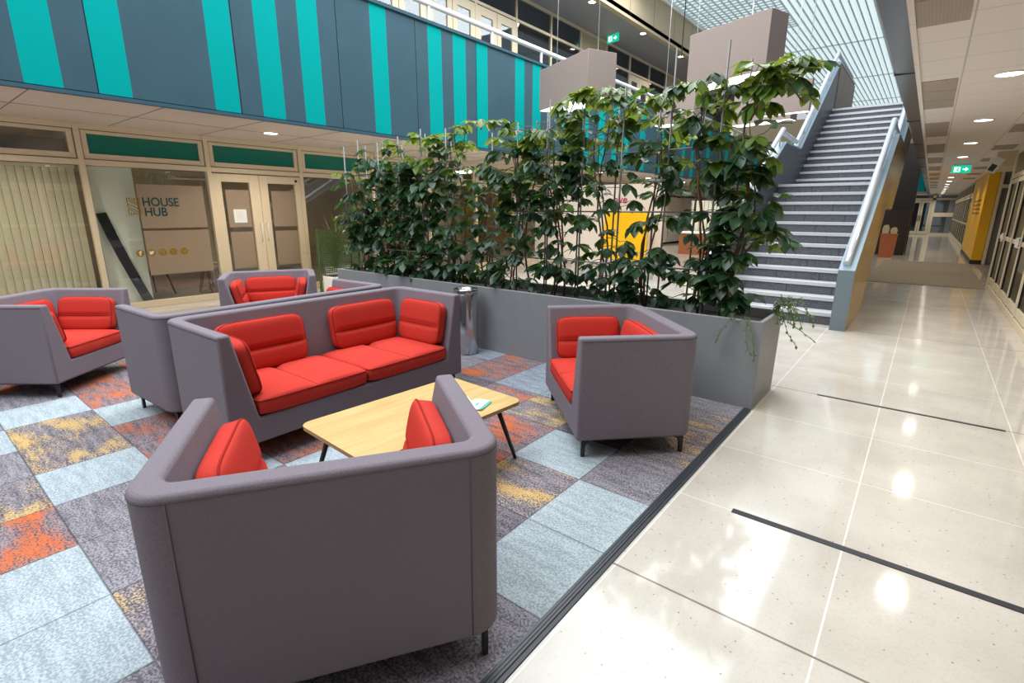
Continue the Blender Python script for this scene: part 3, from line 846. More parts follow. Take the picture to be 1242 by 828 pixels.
far_screen()
for i, (a, b) in enumerate(((-1.19, -.65), (-.63, -.09))):
    d = tag(empty('door_%d' % (4 + i), (a, 45.97, 0)), kind='structure'); L = b - a
    f = MB(); f.box((0, 0, .02), (.11, .05, 2.28)); f.box((L - .11, 0, .02), (L, .05, 2.28)); f.box((.11, 0, 2.12), (L - .11, .05, 2.28)); f.box((.11, 0, .02), (L - .11, .05, .22))
    f.build('leaf_frame', M['frame'], d)
    MB().box((.11, .01, .22), (L - .11, .02, 2.12)).build('pane', M['glass_dark'], d)
    MB().tube([(.05 if i else L - .05, -.04, .9), (.05 if i else L - .05, -.04, 1.3)], .02, 8).build('door_handle', M['black'], d)
tag(MB().box((-1.3, 47.6, 0), (3.3, 47.7, 2.7)).build('wall_far_lobby', M['dark_room']), kind='structure')
fe = MB(); fe.box((-7.0, 40, 2.70), (-.46, 40.2, 4.65), 0)
for x in (-6.4, -5.2, -4.4, -3.1, -2.0, -.93): fe.box((x, 39.985, 2.72), (x + .36, 40, 4.64), 1)
tag(fe.build('wall_far_gallery', [M['slate'], M['teal']]), kind='structure')
# dark pier and the boxes under the stair
tag(MB().box((-3.4, 24, 0), (-.54, 24.4, 3.9)).build('wall_stair_back', M['dark_brown']), kind='structure')
dcb = empty('dark_cabinet', (-1.25, 23.2, 0), 0, 'tall black cabinet under the stair behind the orange bin', 'cabinet')
MB().box((-.9, 0, 0), (.68, .7, 1.58)).build('body', M['dark_brown'], dcb, bevel=.01)
MB().box((-.88, -.012, .05), (-.12, 0, 1.54)).build('door', M['dark_brown'], dcb)
MB().box((-.10, -.012, .05), (.66, 0, 1.54)).build('door', M['dark_brown'], dcb)
ob = empty('bin', (-1.02, 22, 0), 0, 'orange box bin standing under the stair beside the dark cabinet', 'bin')
ox = MB(); ox.prism([(-.20, 0), (.20, 0), (.235, .78), (-.235, .78)], 1, -.2, .2); ox.build('body', M['orange'], ob, bevel=.01)
MB().box((-.245, -.21, .76), (.245, .21, .79)).build('rim', M['orange'], ob, bevel=.005)
for dx, h, lab in ((-.12, .30, 'crumpled beige paper bag on the orange bin, left one'), (.11, .22, 'crumpled beige paper bag on the orange bin, right one')):
    pb = MB(); pb.prism([(-.09, 0), (.09, 0), (.10, h * .6), (.05, h), (-.06, h * .95), (-.10, h * .6)], 1, -.08, .08)
    tag(pb.build('paper_bag', M['beige'], bevel=.012, loc=(-1.02 + dx, 22, .79)), lab, 'paper bag')

# ------------------------------------------------------------------ staircase
ST = empty('staircase', (0, 8.1, 0), 0, 'grey stone staircase with white nosings and blue grey balustrades rising to the gallery', 'staircase')
RISE, TREAD, LAND = .1696, .292, 1.6
SX0, SX1 = -2.42, -.83
def step_y(k): return TREAD * k if k < 12 else TREAD * 12 + LAND - TREAD + TREAD * (k - 12)
for k in range(24):
    y = step_y(k); z = RISE * k
    s = MB().box((SX0, y, max(0, z - .12)), (SX1, y + TREAD + .02 + (LAND - TREAD if k == 11 else 0), z + RISE - .012)).build('step', M['stone'], ST)
    n = MB(); n.box((SX0, y - .02, z + RISE - .050), (SX1, y + .062, z + RISE)); n.box((SX0, y + .062, z + RISE - .012), (SX1, y + TREAD + (LAND - TREAD if k == 11 else 0), z + RISE - .004))
    n.build('nosing', M['nosing'], s, bevel=.003)
ytop = step_y(23) + TREAD
def slope_z(y, off):
    yl = TREAD * 12; y2 = yl + LAND - TREAD
    a = RISE / TREAD
    if y < yl - .1: return off + a * y
    if y < y2: return off + a * (yl - .1)
    return off + a * (yl - .1) + .685 * (min(y, ytop) - y2)


OFF = .83
yl = TREAD * 12 - .1; y2 = TREAD * 12 + LAND - TREAD
def balustrade(x0, x1, name_in, open_below):
    a = RISE / TREAD
    top = [(-.30, .765), (yl, slope_z(yl, OFF)), (y2, slope_z(y2, OFF)), (ytop, slope_z(ytop, OFF)), (ytop + 3.0, slope_z(ytop, OFF))]
    if open_below:
        bot = [(ytop + 3.0, 3.85), (ytop, 3.75), (y2 + .15, 1.56), (yl - .25, 1.56), (1.45, 0)]
    else:
        bot = [(ytop + 3.0, 3.6), (ytop, 3.5), (y2, 1.2), (yl, 1.2), (1.5, 0)]
    b = MB(); b.prism([(-.30, 0)] + top + bot, 0, x0, x1)
    o = b.build('balustrade', M[name_in], ST)
    c = MB(); ov = .012
    pts = top
    up = [(y, z + .03) for y, z in pts]; dn_ = [(y, z) for y, z in pts[::-1]]
    c.prism(up + dn_, 0, x0 - ov, x1 + ov); c.build('capping', M['blue_cap'], o)
    fr = MB(); fr.box((x0 - ov, -.315, 0), (x1 + ov, -.29, .79)); fr.build('end_plate', M['blue_steel'], o)
    return o, top


br, top = balustrade(-.815, -.655, 'blue_steel', True)
cl = MB(); cl.prism([(-.29, .02)] + [(y, z - .02) for y, z in top] + [(ytop + 3.0, 3.87), (ytop, 3.77), (y2 + .15, 1.58), (yl - .25, 1.58), (1.45, .02)], 0, -.655, -.640)
cl.build('cladding', M['cladding'], br)
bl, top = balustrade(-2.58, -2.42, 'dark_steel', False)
inf = MB(); inf.box((-2.6, ytop + .0, 4.07), (-2.40, ytop + 3.0, slope_z(ytop, OFF) - .05)); inf.build('brown_infill', M['infill'], bl)


def handrail(x, parent):
    z = lambda y, d: slope_z(y, OFF) + d
    p1 = [(x, -.22, z(-.22, .17)), (x, .3, z(.3, .185)), (x, yl, z(yl, .26))]
    h = MB(); h.tube(p1, .043, 14); 
    p2 = [(x, yl, z(yl, .26)), (x, yl + .06, z(yl, .2)), (x, y2 - .05, z(yl, .16)), (x, y2 + .05, z(y2, .22)), (x, ytop, z(ytop, .24)), (x, ytop + .1, z(ytop, .22)), (x, ytop + 2.9, z(ytop, .2))]
    h.tube(p2, .043, 14); h.build('handrail', M['rail'], parent)
    b = MB()
    for k in range(8):
        y = .1 + 1.05 * k; b.tube([(x, y, z(y, -.02)), (x, y, z(y, .19))], .014, 8)
    b.build('bracket', M['rail'], parent)


handrail(-.755, br); handrail(-2.50, bl)
MB().box((SX0, ytop, 3.85), (SX1, ytop + 3.0, 4.07)).build('landing_slab', M['stone'], ST)
MB().prism([(1.4, 0), (yl - .2, 1.55), (y2 + .15, 1.58), (ytop, 3.8), (ytop, 3.9), (y2 + .1, 1.72), (yl - .1, 1.72), (1.4, .15)], 0, SX0, SX1).build('underside', M['dark_steel'], ST)

# ------------------------------------------------------------------ hanging light boxes
def hang_box(x, y, z, W, D, Hh, rz, label):
    r = empty('hanging_box', (x, y, z), rz, label, 'hanging light box', 'grey boxes hanging in the atrium')
    b = MB(); b.box((0, 0, .012), (W, D, Hh), 0); b.build('box_shell', M['lilac'], r, bevel=.006)
    MB().box((.02, .02, 0), (W - .02, D - .02, .012)).build('light_panel', M['lamp_soft'], r)
    for q in (.15, W - .15): MB().tube([(q, D / 2, Hh), (q, D / 2, 8.15 - z)], .006, 6).build('wire', M['rail'], r)
    return r


hang_box(-6.63, 9.14, 3.5, 1.67, .62, .76, R(-23.8), 'smaller grey box hanging left, in front of the striped parapet')
hang_box(-3.535, 9.04, 3.5, 1.41, .42, .80, R(-19.3), 'large grey box hanging nearest, above the tallest trellis rods')
hang_box(-3.30, 12.55, 3.5, 1.02, .12, .62, R(-5), 'grey box hanging behind the largest one, left of the stair rail')
hang_box(-5.55, 12.35, 3.5, .95, .4, .66, R(0), 'low grey box hanging behind the leaves left of the largest box')
hang_box(-4.6, 15.2, 3.75, 1.5, .4, .8, R(-10), 'farthest grey box hanging behind the largest one')

# ------------------------------------------------------------------ things beyond the planter
bn = empty('display_board', (-8.2, 11.2, 0), 0, 'cream display board with magenta lettering behind the climbing plants', 'display board')
MB().box((0, 0, .25), (3.55, .05, 2.12)).build('panel', M['banner'], bn, bevel=.004)
MB().box((1.6, -.06, 0), (1.66, .1, .25)).build('leg', M['rail'], bn); MB().box((3.3, -.06, 0), (3.36, .1, .25)).build('leg', M['rail'], bn); MB().box((.2, -.06, 0), (.26, .1, .25)).build('leg', M['rail'], bn)
text_mesh('lettering', 'ave', .25, M['magenta'], bn, Matrix.Translation((2.31, -.006, 1.70)) @ FACE_MY)
yb_ = empty('poster_stand', (-5.8, 10.6, 0), 0, 'yellow poster on a stand behind the plants, right of the magenta lettering', 'poster')
MB().box((0, 0, .45), (1.05, .04, 1.50)).build('poster', M['yellow'], yb_, bevel=.003)
MB().box((.05, -.05, 0), (.10, .1, .45)).build('leg', M['rail'], yb_); MB().box((.95, -.05, 0), (1.0, .1, .45)).build('leg', M['rail'], yb_)
ct = empty('counter', (-7.1, 19.4, 0), R(4), 'long brown counter with white top seen between the vines and the stair', 'counter')
MB().box((0, -.9, 0), (4.2, 0, .74)).build('body', M['counter'], ct); MB().box((-.04, -.95, .74), (4.25, .05, .80)).build('worktop', M['white'], ct, bevel=.006)
sw = MB()
sw.box((0, .3, .8), (4.2, .35, 1.9), 0)
for k in range(28): sw.box((.02 + .15 * k, .285, .8), (.03 + .15 * k, .30, 1.9), 1)
sw.build('slatted_back', [M['blind'], M['frame_dark']], ct)
tag(MB().box((FX, 21.95, 0), (FX + .05, 30, 2.7)).build('wall_far_left', M['soffit']), kind='structure')

# green plant behind a mesh screen near the double door
pp = empty('potted_plant', (-9.15, 5.78, 0), 0, 'spiky potted plant beside the double door at the left end of the planter', 'plant')
MB().lathe([(.17, 0), (.22, .35), (.225, .42), (.19, .42), (.18, .36)], n=24).build('pot', M['white'], pp)
lf = MB(); rng = random.Random(8)
for k in range(90):
    a = rng.uniform(0, 2 * PI); el = rng.uniform(.2, 1.35); Ls = rng.uniform(.5, .95)
    d = Vector((math.cos(a) * math.cos(el), math.sin(a) * math.cos(el), math.sin(el))); sd = Vector((-math.sin(a), math.cos(a), 0)) * .034
    p0 = Vector((0, 0, .38 + rng.uniform(0, .5))); pts = []
    for t in (0, .35, .7, 1.0):
        p = p0 + d * Ls * t + Vector((0, 0, -.22 * t * t * Ls)); wd = (1 - t) ** .6 if t > .3 else .8
        pts.append((p - sd * wd, p + sd * wd))
    for (a0, a1), (b0, b1) in zip(pts[:-1], pts[1:]): lf.face([a0, a1, b1, b0])
lf.build('leaves', M['palm'], pp, fixn=False)
ms = empty('mesh_screen', (-8.86, 5.22, 0), R(90), 'green wire mesh screen in front of the spiky potted plant', 'screen')
mg = MB()
for k in range(24): mg.box((.04 * k, 0, .35), (.04 * k + .013, .006, 1.15))
for k in range(21): mg.box((0, 0, .35 + .04 * k), (.93, .006, .363 + .04 * k))
mg.build('mesh', M['screen_green'], ms)
for q in (0, .91): MB().box((q, -.02, 0), (q + .03, .03, 1.17)).build('post', M['screen_green'], ms)
wp = empty('white_planter', (-8.6, 5.40, 0), 0, 'small white planter box by the double door, left of the long grey planter', 'planter')
wb_ = MB(); wb_.prism([(-.16, 0), (.16, 0), (.18, .32), (-.18, .32)], 1, -.17, .17); wb_.build('box', M['white'], wp, bevel=.008)
MB().box((-.165, -.15, .30), (.165, .15, .323)).build('soil', M['soil'], wp)

# ------------------------------------------------------------------ the long planter
PX0, PX1, PY0, PY1, PH = -6.52, -.86, 4.115, 4.78, .715
pl = empty('planter', (0, 0, 0), 0, 'long grey trough planter holding the climbing vines beside the carpet', 'planter')
b = MB(); bm = b.bm
def ringp(e, z, i=0.): return [bm.verts.new(p) for p in ((PX0 - e + i, PY0 - e * .5 + i, z), (PX1 + e * .4 - i, PY0 - e * .5 + i, z), (PX1 + e * .4 - i, PY1 + e - i, z), (PX0 - e + i, PY1 + e - i, z))]
r0 = ringp(-.02, 0); r1 = ringp(.0, PH); r2 = ringp(.0, PH, .035); r3 = ringp(.0, PH - .12, .035)
for A, B_ in ((r0, r1), (r1, r2), (r2, r3)):
    for k in range(4): bm.faces.new((A[k], A[(k + 1) % 4], B_[(k + 1) % 4], B_[k]))
bm.faces.new(r3); bm.faces.new(r0[::-1])
b.build('trough', M['planter'], pl, bevel=.006)
so = MB(); so.box((PX0 + .03, PY0 + .03, .5), (PX1 - .03, PY1 - .03, .635)); so.build('soil', M['soil'], pl)

# wire trellis: rods in two rows with level wires
tr = empty('trellis', (0, 0, .60), 0, 'galvanised rod trellis standing in the long grey planter', 'trellis')
rods = [(-6.42, 4.3, 2.36), (-6.10, 4.3, 2.42), (-5.68, 4.3, 2.36), (-5.27, 4.3, 2.40), (-4.85, 4.3, 2.45), (-4.43, 4.3, 2.42), (-3.39, 4.3, 2.38), (-3.0, 4.3, 2.55), (-2.62, 4.3, 2.42), (-2.22, 4.3, 2.55), (-1.79, 4.3, 2.78), (-1.385, 4.3, 2.76),
        (-6.28, 4.55, 2.38), (-5.9, 4.55, 2.42), (-5.5, 4.55, 2.35), (-5.05, 4.55, 2.44), (-4.6, 4.55, 2.40), (-3.95, 4.55, 2.36), (-3.2, 4.55, 2.5), (-2.8, 4.55, 2.5), (-2.4, 4.55, 2.62), (-1.62, 4.55, 2.35), (-1.27, 4.5, 2.66), (-2.0, 4.55, 2.45)]
for x, y, zt in rods: MB().tube([(x, y, .0), (x + .012, y, zt - .60)], .0085, 8).build('rod', M['rod'], tr)
for z, x0, x1 in ((1.05, -3.9, -1.2), (1.02, -6.45, -4.3), (1.52, -3.4, -1.2), (1.45, -6.45, -5.5), (1.98, -6.45, -4.2), (2.02, -2.3, -1.0)):
    MB().tube([(x0, 4.3, z - .6), (x1, 4.3, z - .6)], .007, 8).build('cross_bar', M['rod'], tr)
MB().tube([(-1.74, 4.3, 2.1), (-1.74, 4.3, 7.55)], .004, 6).build('wire', M['rod'], tr)

# ------------------------------------------------------------------ climbing vines
def leaflet(bm_, p, d, up, L, mi, rnd):
    """one pointed leaflet folded a little along its midrib"""
    d = d.normalized(); s = d.cross(up)
    if s.length < 1e-4: s = Vector((1, 0, 0))
    s.normalize(); n = s.cross(d).normalized(); wv = L * .29
    prof = ((0, .05), (.22, .62), (.5, 1.0), (.78, .68), (1, .02))
    mid = []; lft = []; rgt = []
    for t, wd in prof:
        c = p + d * L * t - n * (L * .22 * t * t)
        mid.append(bm_.verts.new(c)); off = s * wv * wd; lift = n * wv * wd * .25
        lft.append(bm_.verts.new(c + off + lift)); rgt.append(bm_.verts.new(c - off + lift))
    for i in range(len(prof) - 1):
        for q in ((mid[i], lft[i], lft[i + 1], mid[i + 1]), (rgt[i], mid[i], mid[i + 1], rgt[i + 1])):
            f = bm_.faces.new(q); f.material_index = mi; f.smooth = True


def compound(mb, p, out, size, mi, rnd, n=5):
    """palmate leaf: n leaflets from the tip of a petiole"""
    out = out.normalized()
    tip = p + out * size * .55 + Vector((0, 0, .01))
    side = out.cross(Vector((0, 0, 1)))
    if side.length < .05: side = Vector((1, 0, 0))
    side.normalize(); up = side.cross(out).normalized()
    base = (out * .75 + Vector((0, 0, -.55 + rnd.uniform(-.25, .35)))).normalized()
    up2 = (up + Vector((rnd.uniform(-.35, .35), rnd.uniform(-.35, .35), .5))).normalized()
    for k in range(n):
        a = (k - (n - 1) / 2) * R(52 if n > 3 else 58)
        d = Matrix.Rotation(a, 3, up2) @ base
        leaflet(mb.bm, tip, d, up2, size * (1.0 - .11 * abs(k - (n - 1) / 2)) * rnd.uniform(.9, 1.1), mi, rnd)
    return tip


def vine(x, y, h, spread, nleaf, label, seed, lean=0., young_from=.80, gap=None, arms=()):
    rnd = random.Random(seed)
    r = empty('climbing_vine', (x, y, .63), 0, label, 'climbing plant', 'vines on the trellis')
    st = MB(); stems = []
    for k in range(3):
        sx = rnd.uniform(-.10, .10); sy = rnd.uniform(-.08, .08); pts = []; ph = rnd.uniform(0, 6)
        hh = h * rnd.uniform(.86, 1.0) - .63
        for i in range(13):
            t = i / 12
            pts.append(Vector((sx + lean * t * t + .05 * math.sin(6 * t + ph) + rnd.uniform(-.012, .012), sy + .05 * math.cos(5 * t + ph), hh * t)))
        stems.append(pts); st.tube(pts, .009, 6, radii=[.012 - .007 * (i / 12) for i in range(13)])
    for pts in arms:
        pts = [Vector(p) - Vector((x, y, .63)) for p in pts]; stems.append(pts); st.tube(pts, .006, 6)
    lv = MB()
    nleaf = int(nleaf * 1.06)
    for k in range(nleaf):
        if arms and k > nleaf * .80:
            pts = stems[3 + rnd.randrange(len(arms))]; t = rnd.uniform(.1, 1); arm = True
        else:
            pts = stems[rnd.randrange(3)]; t = rnd.uniform(.03, 1) ** .85; arm = False
        f = t * (len(pts) - 1); i = min(int(f), len(pts) - 2); p = pts[i].lerp(pts[i + 1], f - i)
        zz = p.z + .63
        if gap and gap[0] < zz < gap[1] and rnd.random() < gap[2]: continue
        a = rnd.uniform(0, 2 * PI)
        if rnd.random() < .45: a = rnd.uniform(-PI * .95, -PI * .05)
        out = Vector((math.cos(a), math.sin(a) * .8, rnd.uniform(-.1, .55)))
        off = Vector((math.cos(a) * rnd.uniform(0, spread), math.sin(a) * rnd.uniform(0, min(spread, .16)), rnd.uniform(-.06, .06)))
        if arm: off *= .35
        pp_ = p + off
        if off.length > .09: st.tube([p, p.lerp(pp_, .5) + Vector((0, 0, .02)), pp_], .0035, 5, 1)
        young = (zz > young_from * h and rnd.random() < .6) or (arm and rnd.random() < .8)
        tip = compound(lv, pp_, out, rnd.uniform(.115, .19) * (1.0 if not young else .9), 1 if young else 0, rnd, 5 if rnd.random() < .55 else 3)
        st.tube([pp_, tip], .003, 5, 1)
    lv.build('foliage', [M['leaf'], M['leaf_young']], r, fixn=False)
    st.build('stems', [M['stem'], M['stem_green']], r)
    return r


VINES = [
    (-6.2, 4.42, 2.15, .26, 95, 'vine at the left end of the planter, beside the double door', 1, 0, .88, None, ()),
    (-5.80, 4.45, 2.38, .26, 120, 'second vine from the left end, standing before the green window', 2, 0, .86, None, ()),
    (-5.35, 4.43, 2.42, .26, 120, 'third vine from the left, rising to the gallery underside', 3, 0, .85, None, ()),
    (-4.90, 4.46, 2.38, .26, 125, 'dark leafy vine behind the steel bin', 4, 0, .86, None, ()),
    (-4.42, 4.44, 2.40, .25, 125, 'vine with a pale runner arching to the right over the striped parapet', 5, .05, .82, None, (((-4.5, 4.4, 2.1), (-4.4, 4.38, 2.42), (-4.0, 4.36, 2.46), (-3.6, 4.35, 2.36), (-3.3, 4.35, 2.30)), ((-4.5, 4.4, 2.2), (-4.8, 4.36, 2.36), (-4.9, 4.36, 2.30)))),
    (-3.95, 4.46, 2.05, .18, 55, 'thin vine left of the display board gap', 6, 0, .9, (1.2, 1.9, .5), ()),
    (-3.40, 4.44, 2.42, .27, 135, 'vine in the middle of the planter, left of the hanging box', 7, 0, .86, (.95, 1.35, .5), ()),
    (-2.92, 4.46, 2.50, .27, 140, 'bushy vine below the smaller hanging box', 8, 0, .82, (.95, 1.35, .4), (((-2.9, 4.4, 2.3), (-2.75, 4.36, 2.52), (-2.45, 4.35, 2.55), (-2.25, 4.35, 2.4)),)),
    (-2.42, 4.44, 2.46, .26, 120, 'vine with yellow green tips before the magenta lettering', 9, 0, .80, (1.25, 1.95, .45), (((-2.4, 4.4, 2.2), (-2.1, 4.36, 2.42), (-1.8, 4.36, 2.46), (-1.5, 4.36, 2.5)),)),
    (-1.95, 4.46, 2.40, .24, 105, 'vine right of the yellow poster', 10, 0, .80, (1.15, 1.9, .55), ()),
    (-1.52, 4.44, 2.46, .25, 120, 'vine beside the tallest trellis rod', 11, 0, .78, (1.0, 1.6, .5), (((-1.5, 4.4, 2.2), (-1.3, 4.36, 2.46), (-1.0, 4.36, 2.56), (-.8, 4.38, 2.52)),)),
    (-1.22, 4.42, 2.40, .17, 150, 'dense vine at the right end of the planter, reaching towards the stair', 12, .02, .80, (1.75, 2.15, .5), (((-1.2, 4.4, 2.2), (-1.08, 4.36, 2.42), (-.95, 4.34, 2.42), (-.84, 4.36, 2.28)), ((-1.12, 4.38, 1.2), (-1.0, 4.36, 1.36), (-.90, 4.36, 1.34), (-.84, 4.38, 1.24)), ((-1.2, 4.42, 2.2), (-1.1, 4.4, 2.46), (-1.0, 4.4, 2.54), (-.90, 4.42, 2.50)))),
]
for v in VINES: vine(*v)


def trailing(x, y, sprigs, label, seed, nl=26):
    rnd = random.Random(seed); r = empty('trailing_plant', (x, y, .62), 0, label, 'plant', 'small trailing plants at the planter edge')
    st = MB(); lv = MB()
    for pts in sprigs:
        pts = [Vector(p) for p in pts]
        st.tube(pts, .0025, 5)
        for k in range(nl):
            f = (k + .5) / nl * (len(pts) - 1); i = min(int(f), len(pts) - 2); p = pts[i].lerp(pts[i + 1], f - i)
            t = (pts[i + 1] - pts[i]).normalized(); sd = t.cross(Vector((0, 0, 1)))
            if sd.length < .05: sd = Vector((1, 0, 0))
            sd.normalize()
            d = (sd * (1 if k % 2 else -1) + t * .5 + Vector((0, rnd.uniform(-.3, .3), rnd.uniform(-.2, .3)))).normalized()
            leaflet(lv.bm, p, d, Vector((0, 0, 1)), rnd.uniform(.024, .042), 0, rnd)
    st.build('stems', M['stem_green'], r); lv.build('foliage', M['leaf_small'], r, fixn=False)


rg = random.Random(31)
sp = []
for k in range(16):
    a = rg.uniform(-1.1, 1.1); L = rg.uniform(.14, .30)
    sp.append([(0, 0, 0), (.08 * math.cos(a), .06 * math.sin(a), .10 + rg.uniform(0, .10)), (L * .8 * math.cos(a), L * .6 * math.sin(a), .12 + rg.uniform(-.03, .12)), (L * 1.25 * math.cos(a), L * math.sin(a) * .8, rg.uniform(.0, .10))])
trailing(-.93, 4.62, sp, 'small leafy plant spilling over the right end of the planter', 32, 16)
trailing(-1.02, 4.19, [[(0, 0, .02), (.03, -.10, .13), (.06, -.15, .02), (.09, -.17, -.10), (.13, -.18, -.16)], [(0, 0, .02), (.06, -.10, .12), (.12, -.15, -.04), (.15, -.16, -.2)], [(0, 0, .02), (-.06, -.10, .12), (-.12, -.15, .0), (-.15, -.16, -.10)]], 'thin trailing sprigs hanging over the front of the planter near its corner', 33, 12)
trailing(-.92, 4.5, [[(0, 0, .02), (.08, 0, .13), (.17, .0, .04), (.27, 0, -.02), (.37, .01, -.09)], [(0, .05, .02), (.09, .05, .12), (.16, .05, -.06), (.24, .05, -.16)]], 'thin trailing sprigs reaching past the planter end towards the stair', 34, 12)

# ------------------------------------------------------------------ steel bin by the planter
bi = empty('litter_bin', (-3.76, 3.90, .008), 0, 'polished steel cylindrical litter bin against the planter behind the sofa', 'bin')
MB().lathe([(.118, 0), (.125, .01), (.125, .655), (.121, .665)], n=40).build('body', M['steel'], bi)
MB().lathe([(.128, .663), (.131, .67), (.131, .705), (.126, .712), (.088, .712), (.082, .69)], n=40).build('rim', M['steel'], bi)
MB().lathe([(.083, .69), (.083, .691)], n=32).build('opening', M['black'], bi)

# ------------------------------------------------------------------ seating
def arc(cx, cy, r, a0, a1, n): return [(cx + r * math.cos(a0 + (a1 - a0) * k / n), cy + r * math.sin(a0 + (a1 - a0) * k / n)) for k in range(n + 1)]


def shell_mesh(W, D, Hh, z0=.128, zs=.29, ta=.075, tb=.085, ta2=.185, tb2=.17, rc=.10):
    hx, hy = D / 2, W / 2; n = 7
    outer = [(hx, hy)] + arc(-hx + rc, hy - rc, rc, PI / 2, PI, n) + arc(-hx + rc, -hy + rc, rc, PI, 3 * PI / 2, n) + [(hx, -hy)]
    def inner(a, b_, r): return [(hx, hy - a)] + arc(-hx + b_ + r, hy - a - r, r, PI / 2, PI, n) + arc(-hx + b_ + r, -hy + a + r, r, PI, 3 * PI / 2, n) + [(hx, -hy + a)]
    m = MB(); bm = m.bm
    O0 = [bm.verts.new((*p, z0)) for p in outer]; O1 = [bm.verts.new((*p, Hh)) for p in outer]
    IT = [bm.verts.new((*p, Hh)) for p in inner(ta, tb, .05)]; IS = [bm.verts.new((*p, zs)) for p in inner(ta2, tb2, .05)]
    N = len(outer)
    for i in range(N - 1):
        bm.faces.new((O0[i], O0[i + 1], O1[i + 1], O1[i])); bm.faces.new((O1[i], O1[i + 1], IT[i + 1], IT[i])); bm.faces.new((IT[i], IT[i + 1], IS[i + 1], IS[i]))
    bm.faces.new(O0[::-1]); bm.faces.new(IS)
    bm.faces.new((O0[0], O1[0], IT[0], IS[0], IS[-1], IT[-1], O1[-1], O0[-1]))
    return m


def pillow(w, h, T, grooves=(), vgrooves=(), N=22, rnd=.20, sag=.0):
    """soft cushion in the XY plane, thickness along Z; grooves are lines of stitching across (v) or along (u)"""
    m = MB(); bm = m.bm; F = []; B = []
    for j in range(N + 1):
        fr = []; bk = []
        for i in range(N + 1):
            u = -1 + 2 * i / N; v = -1 + 2 * j / N
            u = math.copysign(1 - (1 - abs(u)) ** 1.5, u); v = math.copysign(1 - (1 - abs(v)) ** 1.5, v)
            x = w / 2 * u * math.sqrt(max(0, 1 - rnd * v ** 8)); y = h / 2 * v * math.sqrt(max(0, 1 - rnd * u ** 8))
            e = math.sqrt(max(0., (1 - abs(u) ** 5) * (1 - abs(v) ** 5)))
            g = sum(.026 * math.exp(-((v - q) * h / 2 / .014) ** 2) for q in grooves) + sum(.026 * math.exp(-((u - q) * w / 2 / .035) ** 2) for q in vgrooves)
            t = T / 2 * (.52 + .48 * e)
            fr.append(bm.verts.new((x, y, t - g * e - sag * e))); bk.append(bm.verts.new((x, y, -t)))
        F.append(fr); B.append(bk)
    for j in range(N):
        for i in range(N):
            bm.faces.new((F[j][i], F[j][i + 1], F[j + 1][i + 1], F[j + 1][i])); bm.faces.new((B[j][i], B[j + 1][i], B[j + 1][i + 1], B[j][i + 1]))
    ring = [(0, i) for i in range(N)] + [(j, N) for j in range(N)] + [(N, i) for i in range(N, 0, -1)] + [(j, 0) for j in range(N, 0, -1)]
    for a, b_ in zip(ring, ring[1:] + ring[:1]):
        bm.faces.new((F[a[0]][a[1]], B[a[0]][a[1]], B[b_[0]][b_[1]], F[b_[0]][b_[1]]))
    edge = [F[a[0]][a[1]].co.copy() for a in ring]
    mp = lambda q: min(range(N + 1), key=lambda i: abs(math.copysign(1 - (1 - abs(-1 + 2 * i / N)) ** 1.5, -1 + 2 * i / N) - q))
    seams = [[F[mp(q)][i].co + Vector((0, 0, .001)) for i in range(1, N)] for q in grooves] + [[F[j][mp(q)].co + Vector((0, 0, .001)) for j in range(1, N)] for q in vgrooves]
    return m, edge, seams


def cushion(name, w, h, T, mtx, parent, **kw):
    m, edge, seams = pillow(w, h, T, **kw)
    o = m.build(name, M['red'], parent, mtx=mtx, smooth=True)
    t = MB(); e = edge + edge[:1]; t.tube(e, .0042, 6, cap=False)
    for q in seams: t.tube(q, .003, 5)
    t.build('piping', M['red_seam'], o)
    return o


def frame_mtx(c, ux, uy):
    ux = Vector(ux).normalized(); uy = (Vector(uy) - ux * Vector(uy).dot(ux)).normalized(); uz = ux.cross(uy)
    return Matrix(((ux.x, uy.x, uz.x, c[0]), (ux.y, uy.y, uz.y, c[1]), (ux.z, uy.z, uz.z, c[2]), (0, 0, 0, 1)))


